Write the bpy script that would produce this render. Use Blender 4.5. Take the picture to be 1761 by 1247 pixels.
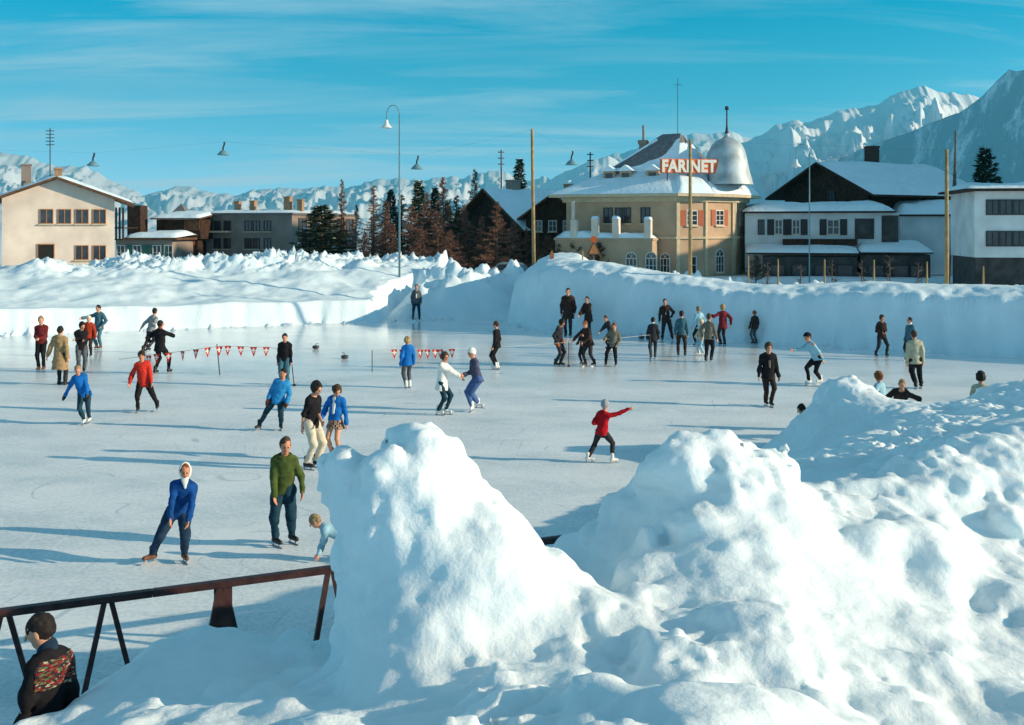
import bpy, math, random, os
import numpy as np
from mathutils import Vector

for _o in list(bpy.data.objects):
    bpy.data.objects.remove(_o)
scene = bpy.context.scene
COL = scene.collection
random.seed(7)
R = math.radians

# ------------------------------------------------------------------ camera
# level camera at 5 m eye height, lens shifted down so that verticals stay vertical
FPX, U0, V0, CAMZ = 1800.0, 880.5, 392.0, 5.0
cam_data = bpy.data.cameras.new('camera')
cam_data.sensor_fit = 'HORIZONTAL'
cam_data.sensor_width = 36.0
cam_data.lens = 36.0 * FPX / 1761.0
cam_data.shift_y = -(623.5 - V0) / 1761.0
cam_data.clip_start = 0.1
cam_data.clip_end = 60000.0
cam = bpy.data.objects.new('camera', cam_data)
cam.location = (0, 0, CAMZ)
cam.rotation_euler = (R(90), 0, 0)
COL.objects.link(cam)
scene.camera = cam

# ------------------------------------------------------------------ sun and sky
SUN_EL, SUN_AZ = 16.5, 101.0            # azimuth measured from +Y towards +X
sun_dir = Vector((math.sin(R(SUN_AZ)) * math.cos(R(SUN_EL)),
                  math.cos(R(SUN_AZ)) * math.cos(R(SUN_EL)), math.sin(R(SUN_EL))))
sd = bpy.data.lights.new('sun', 'SUN')
sd.energy = 5.0
sd.angle = R(0.5)
sd.color = (0.95, 0.78, 0.55)
sun = bpy.data.objects.new('sun', sd)
sun.rotation_euler = sun_dir.to_track_quat('Z', 'Y').to_euler()
sun.location = (60, -10, 40)
COL.objects.link(sun)

world = bpy.data.worlds.new('World')
scene.world = world
world.use_nodes = True
wn, wl = world.node_tree.nodes, world.node_tree.links
wn.clear()
w_out = wn.new('ShaderNodeOutputWorld')
w_bg = wn.new('ShaderNodeBackground')
w_bg.inputs['Strength'].default_value = 0.15
sky = wn.new('ShaderNodeTexSky')
sky.sky_type = 'NISHITA'
sky.sun_disc = False
sky.sun_elevation = R(SUN_EL)
sky.sun_rotation = R(SUN_AZ)
sky.altitude = 1500
sky.air_density = 1.0
sky.dust_density = 0.3
sky.ozone_density = 2.0
# colour of this winter sky by height: pale cyan low down, deep cyan overhead; brightness follows the Nishita sky
tc = wn.new('ShaderNodeTexCoord')
sep = wn.new('ShaderNodeSeparateXYZ'); wl.new(tc.outputs['Generated'], sep.inputs[0])
w_bw = wn.new('ShaderNodeRGBToBW'); wl.new(sky.outputs[0], w_bw.inputs[0])
w_rp = wn.new('ShaderNodeValToRGB')
SKYRAMP = [(0.02, (.30, .55, .68)), (0.106, (.14, .50, .71)), (0.2, (.012, .43, .74)), (0.32, (.002, .33, .63)), (1.0, (.001, .32, .66))]
for _i, (_p, _c) in enumerate(SKYRAMP):
    _e = w_rp.color_ramp.elements[_i] if _i < 2 else w_rp.color_ramp.elements.new(_p)
    _e.position = _p; _e.color = (*_c, 1)
wl.new(sep.outputs['Z'], w_rp.inputs[0])
w_tint = wn.new('ShaderNodeMix'); w_tint.data_type = 'RGBA'; w_tint.blend_type = 'MULTIPLY'
w_tint.inputs['Factor'].default_value = 1.0
w_x2 = wn.new('ShaderNodeMath'); w_x2.operation = 'MULTIPLY'; w_x2.inputs[1].default_value = 2.0
wl.new(w_bw.outputs[0], w_x2.inputs[0]); wl.new(w_x2.outputs[0], w_tint.inputs[6]); wl.new(w_rp.outputs[0], w_tint.inputs[7])
# thin streaks of cirrus on a flat layer high above
addz = wn.new('ShaderNodeMath'); addz.operation = 'ADD'; addz.inputs[1].default_value = 0.13
wl.new(sep.outputs['Z'], addz.inputs[0])
dx = wn.new('ShaderNodeMath'); dx.operation = 'DIVIDE'; wl.new(sep.outputs['X'], dx.inputs[0]); wl.new(addz.outputs[0], dx.inputs[1])
dy = wn.new('ShaderNodeMath'); dy.operation = 'DIVIDE'; wl.new(sep.outputs['Y'], dy.inputs[0]); wl.new(addz.outputs[0], dy.inputs[1])
comb = wn.new('ShaderNodeCombineXYZ'); wl.new(dx.outputs[0], comb.inputs[0]); wl.new(dy.outputs[0], comb.inputs[1])
mp = wn.new('ShaderNodeMapping'); wl.new(comb.outputs[0], mp.inputs['Vector'])
mp.inputs['Rotation'].default_value = (0, 0, R(-8)); mp.inputs['Scale'].default_value = (0.55, 2.1, 1)
cn = wn.new('ShaderNodeTexNoise'); cn.inputs['Scale'].default_value = 1.0; cn.inputs['Detail'].default_value = 9
cn.inputs['Roughness'].default_value = 0.62; cn.inputs['Distortion'].default_value = 0.5
wl.new(mp.outputs[0], cn.inputs['Vector'])
cr = wn.new('ShaderNodeValToRGB'); cr.color_ramp.elements[0].position = 0.44; cr.color_ramp.elements[1].position = 0.68
wl.new(cn.outputs[0], cr.inputs[0])
c2 = wn.new('ShaderNodeTexNoise'); c2.inputs['Scale'].default_value = 0.55; c2.inputs['Detail'].default_value = 2
wl.new(mp.outputs[0], c2.inputs['Vector'])
cx = wn.new('ShaderNodeMapRange'); cx.inputs['From Min'].default_value = 0.42; cx.inputs['From Max'].default_value = 0.60; cx.inputs['To Min'].default_value = 0.25; cx.inputs['To Max'].default_value = 1.0
wl.new(c2.outputs[0], cx.inputs['Value'])
cm = wn.new('ShaderNodeMath'); cm.operation = 'MULTIPLY'
wl.new(cr.outputs[0], cm.inputs[0]); wl.new(cx.outputs[0], cm.inputs[1])
w_cl = wn.new('ShaderNodeMix'); w_cl.data_type = 'RGBA'
wl.new(cm.outputs[0], w_cl.inputs['Factor']); wl.new(w_tint.outputs[2], w_cl.inputs[6])
w_cl.inputs[7].default_value = (4.9, 6.0, 6.4, 1)
wl.new(w_cl.outputs[2], w_bg.inputs['Color'])
wl.new(w_bg.outputs[0], w_out.inputs[0])

vs = scene.view_settings
vs.view_transform = 'Standard'; vs.look = 'None'; vs.gamma = 1.0; vs.use_curve_mapping = False
vs.exposure = 0.18
scene.cycles.max_bounces = 6
scene.cycles.diffuse_bounces = 3
scene.cycles.use_denoising = True
# ------------------------------------------------------------------ helpers
def at(px, py, Y):
    """the real point seen at photo pixel (px, py) when it stands Y metres away"""
    return Vector(((px - U0) / FPX * Y, Y, CAMZ - (py - V0) * Y / FPX))

def ground_y(py, z=0.0):
    return (CAMZ - z) * FPX / (py - V0)

def tag(o, label=None, cat=None, group=None, kind=None):
    if label: o['label'] = label
    if cat: o['category'] = cat
    if group: o['group'] = group
    if kind: o['kind'] = kind
    return o

def empty(name, loc, label=None, cat=None, group=None):
    o = bpy.data.objects.new(name, None)
    o.empty_display_size = 0.3
    o.location = loc
    COL.objects.link(o)
    return tag(o, label, cat, group)

def root_loc(o):
    v = Vector((0, 0, 0))
    while o is not None:
        v += Vector(o.location); o = o.parent
    return v

def link_mesh(name, verts, faces, m, parent=None, smooth=False, loc=None):
    """one mesh object from world-space vertices; origin at its parent's origin"""
    v = np.asarray(verts, dtype=np.float64).reshape(-1, 3)
    off = np.array(root_loc(parent)) if parent is not None else (np.array(loc) if loc is not None else np.zeros(3))
    v = v - off
    me = bpy.data.meshes.new(name)
    if isinstance(faces, np.ndarray) and faces.ndim == 2:
        k = faces.shape[1]; n = len(faces)
        me.vertices.add(len(v)); me.vertices.foreach_set('co', v.astype(np.float32).ravel())
        me.loops.add(n * k); me.loops.foreach_set('vertex_index', faces.astype(np.int32).ravel())
        me.polygons.add(n); me.polygons.foreach_set('loop_start', np.arange(0, n * k, k, dtype=np.int32))
        me.update(calc_edges=True)
    else:
        me.from_pydata(v.tolist(), [], [list(map(int, f)) for f in faces])
    if m is not None:
        me.materials.append(m)
    if smooth:
        me.polygons.foreach_set('use_smooth', np.ones(len(me.polygons), dtype=bool))
    me.update()
    o = bpy.data.objects.new(name, me)
    COL.objects.link(o)
    if parent is not None:
        o.parent = parent
    elif loc is not None:
        o.location = loc
    return o

class MB:
    """collects simple shapes in world space, then links them as ONE mesh object"""
    def __init__(s):
        s.v, s.f = [], []
    def add(s, vs, fs):
        b = len(s.v)
        s.v += [tuple(x) for x in vs]
        s.f += [[i + b for i in f] for f in fs]
        return s
    def hexa(s, p):      # 8 points: bottom loop 0-3, top loop 4-7
        return s.add(p, [(3, 2, 1, 0), (4, 5, 6, 7), (0, 1, 5, 4), (1, 2, 6, 5), (2, 3, 7, 6), (3, 0, 4, 7)])
    def box(s, x0, x1, y0, y1, z0, z1):
        return s.hexa([(x0, y0, z0), (x1, y0, z0), (x1, y1, z0), (x0, y1, z0), (x0, y0, z1), (x1, y0, z1), (x1, y1, z1), (x0, y1, z1)])
    def prism(s, poly, a, b):
        """polygon of 3D points swept by vector from offset a to offset b (Vectors)"""
        n = len(poly)
        p0 = [Vector(p) + a for p in poly]; p1 = [Vector(p) + b for p in poly]
        fs = [list(range(n))[::-1], list(range(n, 2 * n))] + [(i, (i + 1) % n, n + (i + 1) % n, n + i) for i in range(n)]
        return s.add(p0 + p1, fs)
    def tube(s, pts, rads, n=8, caps=True):
        pts = [Vector(p) for p in pts]
        if not hasattr(rads, '__len__'): rads = [rads] * len(pts)
        rings = []
        prev = None
        for i, p in enumerate(pts):
            t = (pts[min(i + 1, len(pts) - 1)] - pts[max(i - 1, 0)]).normalized()
            ref = Vector((0, 0, 1)) if abs(t.z) < 0.9 else Vector((1, 0, 0))
            a = t.cross(ref).normalized() if prev is None else (prev - t * prev.dot(t)).normalized()
            prev = a
            b = t.cross(a)
            rings.append([p + (a * math.cos(2 * math.pi * k / n) + b * math.sin(2 * math.pi * k / n)) * rads[i] for k in range(n)])
        vs = [q for r in rings for q in r]
        fs = []
        for i in range(len(pts) - 1):
            for k in range(n):
                fs.append((i * n + k, i * n + (k + 1) % n, (i + 1) * n + (k + 1) % n, (i + 1) * n + k))
        if caps:
            fs.append(list(range(n))[::-1]); fs.append([(len(pts) - 1) * n + k for k in range(n)])
        return s.add(vs, fs)
    def lathe(s, c, prof, n=24, a0=0.0, a1=2 * math.pi):
        """prof: list of (radius, z) around the vertical through c"""
        full = abs(a1 - a0 - 2 * math.pi) < 1e-6
        m = n if full else n + 1
        vs = []
        for r, z in prof:
            for k in range(m):
                a = a0 + (a1 - a0) * k / n
                vs.append((c[0] + r * math.cos(a), c[1] + r * math.sin(a), c[2] + z))
        fs = []
        for i in range(len(prof) - 1):
            for k in range(n if full else n):
                k2 = (k + 1) % m
                fs.append((i * m + k, i * m + k2, (i + 1) * m + k2, (i + 1) * m + k))
        return s.add(vs, fs)
    def build(s, name, m, parent=None, smooth=False, loc=None):
        return link_mesh(name, s.v, s.f, m, parent, smooth, loc)

class Frame:
    """facade frame: o = corner on the ground, u = along the facade (to the right), n = outward"""
    def __init__(s, o, u):
        s.o = Vector((o[0], o[1], 0)); s.u = Vector((u[0], u[1], 0)).normalized()
        s.n = Vector((s.u.y, -s.u.x, 0))
    def p(s, a, d, z):
        return s.o + s.u * a + s.n * d + Vector((0, 0, z))
    def box(s, mb, a0, a1, d0, d1, z0, z1):
        return mb.hexa([s.p(a0, d1, z0), s.p(a1, d1, z0), s.p(a1, d0, z0), s.p(a0, d0, z0),
                        s.p(a0, d1, z1), s.p(a1, d1, z1), s.p(a1, d0, z1), s.p(a0, d0, z1)])
    def a_of(s, px):
        """distance along the facade line seen at photo column px"""
        k = (px - U0) / FPX
        return (k * s.o.y - s.o.x) / (s.u.x - k * s.u.y)
    def z_of(s, a, py):
        Y = s.o.y + s.u.y * a
        return CAMZ - (py - V0) * Y / FPX

# ---- materials
_mats = {}
def mat(name, col, rough=0.8, var=0.12, scale=6.0, bump=0.0, bscale=None, metal=0.0, spec=0.3, col2=None, detail=5, bdist=0.02):
    if name in _mats: return _mats[name]
    m = bpy.data.materials.new(name); m.use_nodes = True
    nt = m.node_tree; N, L = nt.nodes, nt.links
    b = N['Principled BSDF']
    b.inputs['Roughness'].default_value = rough
    b.inputs['Metallic'].default_value = metal
    b.inputs['Specular IOR Level'].default_value = spec
    t = N.new('ShaderNodeTexCoord')
    nz = N.new('ShaderNodeTexNoise'); nz.inputs['Scale'].default_value = scale; nz.inputs['Detail'].default_value = detail
    L.new(t.outputs['Object'], nz.inputs['Vector'])
    rp = N.new('ShaderNodeValToRGB')
    c = np.array(col[:3]); d = np.array(col2[:3]) if col2 is not None else np.clip(c * (1 + var * 1.2), 0, 1)
    lo = c if col2 is not None else c * (1 - var * 1.6)
    rp.color_ramp.elements[0].position = 0.3; rp.color_ramp.elements[1].position = 0.7
    rp.color_ramp.elements[0].color = (*lo, 1); rp.color_ramp.elements[1].color = (*d, 1)
    L.new(nz.outputs[0], rp.inputs[0]); L.new(rp.outputs[0], b.inputs['Base Color'])
    if bump > 0:
        n2 = N.new('ShaderNodeTexNoise'); n2.inputs['Scale'].default_value = bscale or scale * 6; n2.inputs['Detail'].default_value = 6
        L.new(t.outputs['Object'], n2.inputs['Vector'])
        bp = N.new('ShaderNodeBump'); bp.inputs['Strength'].default_value = bump; bp.inputs['Distance'].default_value = bdist
        L.new(n2.outputs[0], bp.inputs['Height']); L.new(bp.outputs[0], b.inputs['Normal'])
    _mats[name] = m
    return m

def nodes_of(m):
    return m.node_tree.nodes, m.node_tree.links, m.node_tree.nodes['Principled BSDF']

# ---- numpy value noise
_rng = np.random.RandomState(11)
_T = _rng.rand(64, 64, 64).astype(np.float32)
def vnoise(x, y, z):
    x0 = np.floor(x); y0 = np.floor(y); z0 = np.floor(z)
    fx = (x - x0).astype(np.float32); fy = (y - y0).astype(np.float32); fz = (z - z0).astype(np.float32)
    fx = fx * fx * (3 - 2 * fx); fy = fy * fy * (3 - 2 * fy); fz = fz * fz * (3 - 2 * fz)
    i = x0.astype(np.int32) & 63; j = y0.astype(np.int32) & 63; k = z0.astype(np.int32) & 63
    i1 = (i + 1) & 63; j1 = (j + 1) & 63; k1 = (k + 1) & 63
    a = _T[i, j, k] * (1 - fx) + _T[i1, j, k] * fx
    b = _T[i, j1, k] * (1 - fx) + _T[i1, j1, k] * fx
    c = _T[i, j, k1] * (1 - fx) + _T[i1, j, k1] * fx
    d = _T[i, j1, k1] * (1 - fx) + _T[i1, j1, k1] * fx
    a = a * (1 - fy) + b * fy; c = c * (1 - fy) + d * fy
    return (a * (1 - fz) + c * fz) * 2 - 1
def fbm(x, y, z, o=4, g=0.5):
    s = 0; a = 1.0
    for i in range(o):
        s = s + a * vnoise(x + 17.3 * i, y + 5.1 * i, z + 9.7 * i); x = x * 2.03; y = y * 2.03; z = z * 2.03; a *= g
    return s
def ridged(x, y, z, o=5, g=0.5):
    s = 0; a = 1.0
    for i in range(o):
        s = s + a * (1 - np.abs(vnoise(x + 17.3 * i, y + 5.1 * i, z + 9.7 * i)) * 2.0); x = x * 2.07; y = y * 2.07; z = z * 2.07; a *= g
    return s

# ---- signed distance grid + surface nets
class SDF:
    def __init__(s, lo, hi, h):
        s.lo = np.array(lo, dtype=np.float64); s.h = h
        s.n = np.maximum(4, np.ceil((np.array(hi) - s.lo) / h).astype(int) + 1)
        s.F = np.full(s.n, 1e3, dtype=np.float32)
        s.ax = [(s.lo[i] + np.arange(s.n[i]) * h).astype(np.float32) for i in range(3)]
    def sub(s, lo, hi):
        a = np.clip(np.floor((np.array(lo) - s.lo) / s.h).astype(int), 0, s.n)
        b = np.clip(np.ceil((np.array(hi) - s.lo) / s.h).astype(int) + 1, 0, s.n)
        if np.any(b - a < 1): return None
        sl = tuple(slice(a[i], b[i]) for i in range(3))
        X = s.ax[0][a[0]:b[0]][:, None, None]; Y = s.ax[1][a[1]:b[1]][None, :, None]; Z = s.ax[2][a[2]:b[2]][None, None, :]
        return sl, X, Y, Z
    def _mix(s, sl, d, k, op):
        F = s.F[sl]
        if op == 'add':
            if k > 0:
                h = np.clip(0.5 + 0.5 * (d - F) / k, 0, 1)
                s.F[sl] = np.minimum(np.where(h >= 1, F, d * (1 - h) + F * h - k * h * (1 - h)), 1e3)
            else:
                s.F[sl] = np.minimum(F, d)
        else:
            if k > 0:
                d = -d
                h = np.clip(0.5 - 0.5 * (d - F) / k, 0, 1)
                s.F[sl] = F * (1 - h) + d * h + k * h * (1 - h) if False else np.maximum(F, d)
            else:
                s.F[sl] = np.maximum(F, -d)
    def cone(s, a, b, ra, rb, k=0.02, n=None, flat=1.0, op='add'):
        """tapered capsule; flattened along the unit vector n by factor flat"""
        a = np.array(a, dtype=np.float64); b = np.array(b, dtype=np.float64)
        m = max(ra, rb) + k + s.h * 2
        r = s.sub(np.minimum(a, b) - m, np.maximum(a, b) + m)
        if r is None: return s
        sl, X, Y, Z = r
        dx, dy, dz = X - np.float32(a[0]), Y - np.float32(a[1]), Z - np.float32(a[2])
        ab = b - a; L2 = max(float(ab @ ab), 1e-9)
        t = np.clip((dx * ab[0] + dy * ab[1] + dz * ab[2]) / L2, 0, 1).astype(np.float32)
        ex, ey, ez = dx - t * ab[0], dy - t * ab[1], dz - t * ab[2]
        q = ex * ex + ey * ey + ez * ez
        if n is not None and flat != 1.0:
            e = ex * n[0] + ey * n[1] + ez * n[2]
            q = q + e * e * (flat * flat - 1)
        d = np.sqrt(q) - (ra + (rb - ra) * t)
        s._mix(sl, d.astype(np.float32), k, op)
        return s
    def ell(s, c, r, k=0.02, axes=None, op='add'):
        c = np.array(c, dtype=np.float64); r = np.array(r, dtype=np.float64)
        m = r.max() + k + s.h * 2
        q = s.sub(c - m, c + m)
        if q is None: return s
        sl, X, Y, Z = q
        d = [X - np.float32(c[0]), Y - np.float32(c[1]), Z - np.float32(c[2])]
        A = np.eye(3) if axes is None else np.array(axes, dtype=np.float64)
        l0 = 0; l1 = 0
        for i in range(3):
            e = d[0] * A[i][0] + d[1] * A[i][1] + d[2] * A[i][2]
            l0 = l0 + (e / r[i]) ** 2; l1 = l1 + (e / r[i] ** 2) ** 2
        k0 = np.sqrt(l0); k1 = np.sqrt(l1) + 1e-9
        dd = np.where(k0 < 0.05, -r.min(), k0 * (k0 - 1) / k1)
        s._mix(sl, dd.astype(np.float32), k, op)
        return s
    def cut(s, p, n):
        """keep the side where (x-p).n < 0"""
        X, Y, Z = s.ax[0][:, None, None], s.ax[1][None, :, None], s.ax[2][None, None, :]
        d = (X - np.float32(p[0])) * n[0] + (Y - np.float32(p[1])) * n[1] + (Z - np.float32(p[2])) * n[2]
        s.F = np.maximum(s.F, d.astype(np.float32))
        return s
    def noise(s, amp, freq, o=3, band=None, seed=0.0):
        band = band if band is not None else amp * 2 + 4 * s.h
        idx = np.nonzero(np.abs(s.F) < band)
        if len(idx[0]) == 0: return s
        fx, fy, fz = (freq if hasattr(freq, '__len__') else (freq,) * 3)
        v = fbm(s.ax[0][idx[0]] * fx + seed, s.ax[1][idx[1]] * fy + seed * 1.7, s.ax[2][idx[2]] * fz + seed * 0.6, o)
        s.F[idx] += (amp * v).astype(np.float32)
        return s
    def billow(s, amp, freq, o=2, band=None, seed=0.0):
        """rounded clods with creases between them"""
        band = band if band is not None else amp * 2 + 4 * s.h
        idx = np.nonzero(np.abs(s.F) < band)
        x, y, z = s.ax[0][idx[0]] * freq + seed, s.ax[1][idx[1]] * freq + seed * 1.3, s.ax[2][idx[2]] * freq + seed * .7
        v = 0; a = 1.0
        for i in range(o):
            v = v + a * np.abs(vnoise(x + 7.7 * i, y, z)); x, y, z = x * 2.1, y * 2.1, z * 2.1; a *= .5
        msk = np.clip(fbm(s.ax[0][idx[0]] * .7 + 31, s.ax[1][idx[1]] * .7, s.ax[2][idx[2]] * .7, 2) * .9 + .75, .15, 1.3)
        s.F[idx] -= (amp * (v - .55) * msk).astype(np.float32)
        return s
    def mesh(s):
        F = s.F
        ins = F < 0
        c = ins[:-1, :-1, :-1].astype(np.int8)
        tot = np.zeros_like(c)
        for i in (0, 1):
            for j in (0, 1):
                for k in (0, 1):
                    tot += ins[i:ins.shape[0] - 1 + i, j:ins.shape[1] - 1 + j, k:ins.shape[2] - 1 + k]
        act = (tot > 0) & (tot < 8)
        I, J, K = np.nonzero(act)
        n = len(I)
        if n == 0: return np.zeros((0, 3)), np.zeros((0, 4), int)
        vid = np.full(act.shape, -1, dtype=np.int32); vid[I, J, K] = np.arange(n)
        val = {}
        for i in (0, 1):
            for j in (0, 1):
                for k in (0, 1):
                    val[(i, j, k)] = F[I + i, J + j, K + k].astype(np.float64)
        acc = np.zeros((n, 3)); cnt = np.zeros(n)
        ed = []
        for i in (0, 1):
            for j in (0, 1):
                ed += [((0, i, j), (1, i, j)), ((i, 0, j), (i, 1, j)), ((i, j, 0), (i, j, 1))]
        for p, q in ed:
            a, b = val[p], val[q]
            cr_ = (a < 0) != (b < 0)
            t = np.where(cr_, a / np.where(cr_, a - b, 1), 0)
            for ax in range(3):
                acc[:, ax] += np.where(cr_, p[ax] + (q[ax] - p[ax]) * t, 0)
            cnt += cr_
        P = acc / cnt[:, None] + np.stack([I, J, K], 1)
        V = s.lo + P * s.h
        quads = []
        nx, ny, nz = F.shape
        # edges along x
        for ax in range(3):
            sl0 = [slice(1, -1)] * 3; sl1 = [slice(1, -1)] * 3
            sl0[ax] = slice(0, -1); sl1[ax] = slice(1, None)
            A, B = ins[tuple(sl0)], ins[tuple(sl1)]
            for flip in (False, True):
                m = (A & ~B) if not flip else (~A & B)
                e = list(np.nonzero(m))
                o1, o2 = [(1, 2), (2, 0), (0, 1)][ax]
                for a_ in range(3):
                    if a_ != ax: e[a_] = e[a_] + 1
                def cell(d1, d2):
                    q = [e[0], e[1], e[2]]
                    q[o1] = q[o1] - d1; q[o2] = q[o2] - d2
                    return vid[q[0], q[1], q[2]]
                Q = np.stack([cell(1, 1), cell(0, 1), cell(0, 0), cell(1, 0)], 1)
                quads.append(Q[:, ::-1] if flip else Q)
        Q = np.concatenate(quads)
        Q = Q[(Q >= 0).all(1)]
        return V, Q
    def build(s, name, m, parent=None, smooth=True, loc=None):
        V, Q = s.mesh()
        return link_mesh(name, V, Q, m, parent, smooth, loc)
# ------------------------------------------------------------------ setting: ice, ground, snow banks, mountains
def snow_material(name, bump=0.35, bscale=9.0, col=(0.75, 0.87, 0.915), dirt=0.0):
    m = mat(name, col, 0.85, 0.03, 1.2, spec=0.15)
    N, L, b = nodes_of(m)
    t = N.new('ShaderNodeTexCoord')
    n1 = N.new('ShaderNodeTexNoise'); n1.inputs['Scale'].default_value = bscale; n1.inputs['Detail'].default_value = 8; n1.inputs['Roughness'].default_value = 0.6
    n2 = N.new('ShaderNodeTexNoise'); n2.inputs['Scale'].default_value = bscale * 9; n2.inputs['Detail'].default_value = 4
    L.new(t.outputs['Object'], n1.inputs['Vector']); L.new(t.outputs['Object'], n2.inputs['Vector'])
    a = N.new('ShaderNodeMath'); a.operation = 'MULTIPLY_ADD'; a.inputs[1].default_value = 0.05
    L.new(n2.outputs[0], a.inputs[0]); L.new(n1.outputs[0], a.inputs[2])
    bp = N.new('ShaderNodeBump'); bp.inputs['Strength'].default_value = bump; bp.inputs['Distance'].default_value = 0.5 / bscale
    L.new(a.outputs[0], bp.inputs['Height']); L.new(bp.outputs[0], b.inputs['Normal'])
    return m
SNOW = snow_material('snow')
SNOW_NEAR = snow_material('snow_near', 0.42, 9.0, col=(0.82, 0.90, 0.92))
_b = nodes_of(SNOW_NEAR)[2]
_b.inputs['Subsurface Weight'].default_value = 0.35; _b.inputs['Subsurface Radius'].default_value = (0.6, 0.9, 1.0); _b.inputs['Subsurface Scale'].default_value = 0.12
SNOW_FAR = snow_material('snow_far', 0.5, 1.2)
SNOW_ROOF = snow_material('snow_roof', 0.4, 3.0)

def build_ice():
    m = mat('ice', (0.74, 0.77, 0.80), 0.4, 0.0, 1.0)
    N, L, b = nodes_of(m)
    b.inputs['Specular IOR Level'].default_value = 0.35
    t = N.new('ShaderNodeTexCoord')
    # frost: fine scratches and worn patches
    n1 = N.new('ShaderNodeTexNoise'); n1.inputs['Scale'].default_value = 0.35; n1.inputs['Detail'].default_value = 8; n1.inputs['Roughness'].default_value = 0.65
    mp_ = N.new('ShaderNodeMapping'); mp_.inputs['Scale'].default_value = (1, 1.6, 1); mp_.inputs['Rotation'].default_value = (0, 0, 0.3)
    L.new(t.outputs['Object'], mp_.inputs[0]); L.new(mp_.outputs[0], n1.inputs['Vector'])
    n2 = N.new('ShaderNodeTexNoise'); n2.inputs['Scale'].default_value = 14; n2.inputs['Detail'].default_value = 5; L.new(t.outputs['Object'], n2.inputs['Vector'])
    ad = N.new('ShaderNodeMath'); ad.operation = 'MULTIPLY_ADD'; ad.inputs[1].default_value = 0.75; L.new(n2.outputs[0], ad.inputs[0]); L.new(n1.outputs[0], ad.inputs[2])
    rp = N.new('ShaderNodeValToRGB'); rp.color_ramp.elements[0].position = 0.62; rp.color_ramp.elements[1].position = 1.0
    rp.color_ramp.elements[0].color = (0.55, 0.64, 0.67, 1); rp.color_ramp.elements[1].color = (0.90, 0.91, 0.90, 1)
    L.new(ad.outputs[0], rp.inputs[0])
    # scratches of blades: stretched thin voronoi-like ridges from two wave layers
    sc = N.new('ShaderNodeTexNoise'); sc.inputs['Scale'].default_value = 3.0; sc.inputs['Detail'].default_value = 6; sc.inputs['Distortion'].default_value = 2.5
    mp2 = N.new('ShaderNodeMapping'); mp2.inputs['Scale'].default_value = (0.5, 3.5, 1); mp2.inputs['Rotation'].default_value = (0, 0, 0.5)
    L.new(t.outputs['Object'], mp2.inputs[0]); L.new(mp2.outputs[0], sc.inputs['Vector'])
    s1 = N.new('ShaderNodeValToRGB'); s1.color_ramp.elements[0].position = 0.49; s1.color_ramp.elements[1].position = 0.51
    s1.color_ramp.elements[0].color = (0, 0, 0, 1); s1.color_ramp.elements[1].color = (1, 1, 1, 1)
    e = s1.color_ramp.elements.new(0.5); e.color = (1, 1, 1, 1); s1.color_ramp.elements[2].color = (0, 0, 0, 1)
    L.new(sc.outputs[0], s1.inputs[0])
    mx = N.new('ShaderNodeMix'); mx.data_type = 'RGBA'; mx.blend_type = 'ADD'; mx.inputs[0].default_value = 0.16
    L.new(rp.outputs[0], mx.inputs[6]); L.new(s1.outputs[0], mx.inputs[7])
    last = mx.outputs[2]
    # long curved cuts left by the skates, worn away in patches
    for k_, (sc_, mul_, rot_) in enumerate(((0.16, 46.0, 0.2), (0.23, 34.0, 1.1), (0.11, 60.0, -0.6))):
        m3 = N.new('ShaderNodeMapping'); m3.inputs['Rotation'].default_value = (0, 0, rot_); m3.inputs['Location'].default_value = (k_ * 13.7, k_ * 5.1, k_ * 3.3); L.new(t.outputs['Object'], m3.inputs[0])
        q = N.new('ShaderNodeTexNoise'); q.inputs['Scale'].default_value = sc_; q.inputs['Detail'].default_value = 0.6; q.inputs['Distortion'].default_value = 0.6; L.new(m3.outputs[0], q.inputs['Vector'])
        mu = N.new('ShaderNodeMath'); mu.operation = 'MULTIPLY'; mu.inputs[1].default_value = mul_; L.new(q.outputs[0], mu.inputs[0])
        pg = N.new('ShaderNodeMath'); pg.operation = 'PINGPONG'; pg.inputs[1].default_value = 1.0; L.new(mu.outputs[0], pg.inputs[0])
        th = N.new('ShaderNodeMapRange'); th.inputs['From Min'].default_value = 0.09; th.inputs['From Max'].default_value = 0.02; L.new(pg.outputs[0], th.inputs['Value'])
        pn = N.new('ShaderNodeTexNoise'); pn.inputs['Scale'].default_value = 0.9; pn.inputs['Detail'].default_value = 3; L.new(m3.outputs[0], pn.inputs['Vector'])
        pm = N.new('ShaderNodeMapRange'); pm.inputs['From Min'].default_value = 0.48; pm.inputs['From Max'].default_value = 0.62; pm.inputs['To Max'].default_value = 0.55; L.new(pn.outputs[0], pm.inputs['Value'])
        fm_ = N.new('ShaderNodeMath'); fm_.operation = 'MULTIPLY'; L.new(th.outputs[0], fm_.inputs[0]); L.new(pm.outputs[0], fm_.inputs[1])
        mm = N.new('ShaderNodeMix'); mm.data_type = 'RGBA'; L.new(fm_.outputs[0], mm.inputs[0]); L.new(last, mm.inputs[6]); mm.inputs[7].default_value = (0.95, 0.96, 0.96, 1) if k_ != 1 else (0.36, 0.46, 0.50, 1)
        last = mm.outputs[2]
    L.new(last, b.inputs['Base Color'])
    # the far part has been flooded and is wet and glossy; nearer the ice is scuffed and matt
    sp = N.new('ShaderNodeSeparateXYZ'); L.new(t.outputs['Object'], sp.inputs[0])
    w = N.new('ShaderNodeMath'); w.operation = 'MULTIPLY_ADD'; w.inputs[1].default_value = 7.0; L.new(n1.outputs[0], w.inputs[0]); L.new(sp.outputs['Y'], w.inputs[2])
    mr = N.new('ShaderNodeMapRange'); mr.inputs['From Min'].default_value = 33.0; mr.inputs['From Max'].default_value = 43.0
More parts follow.
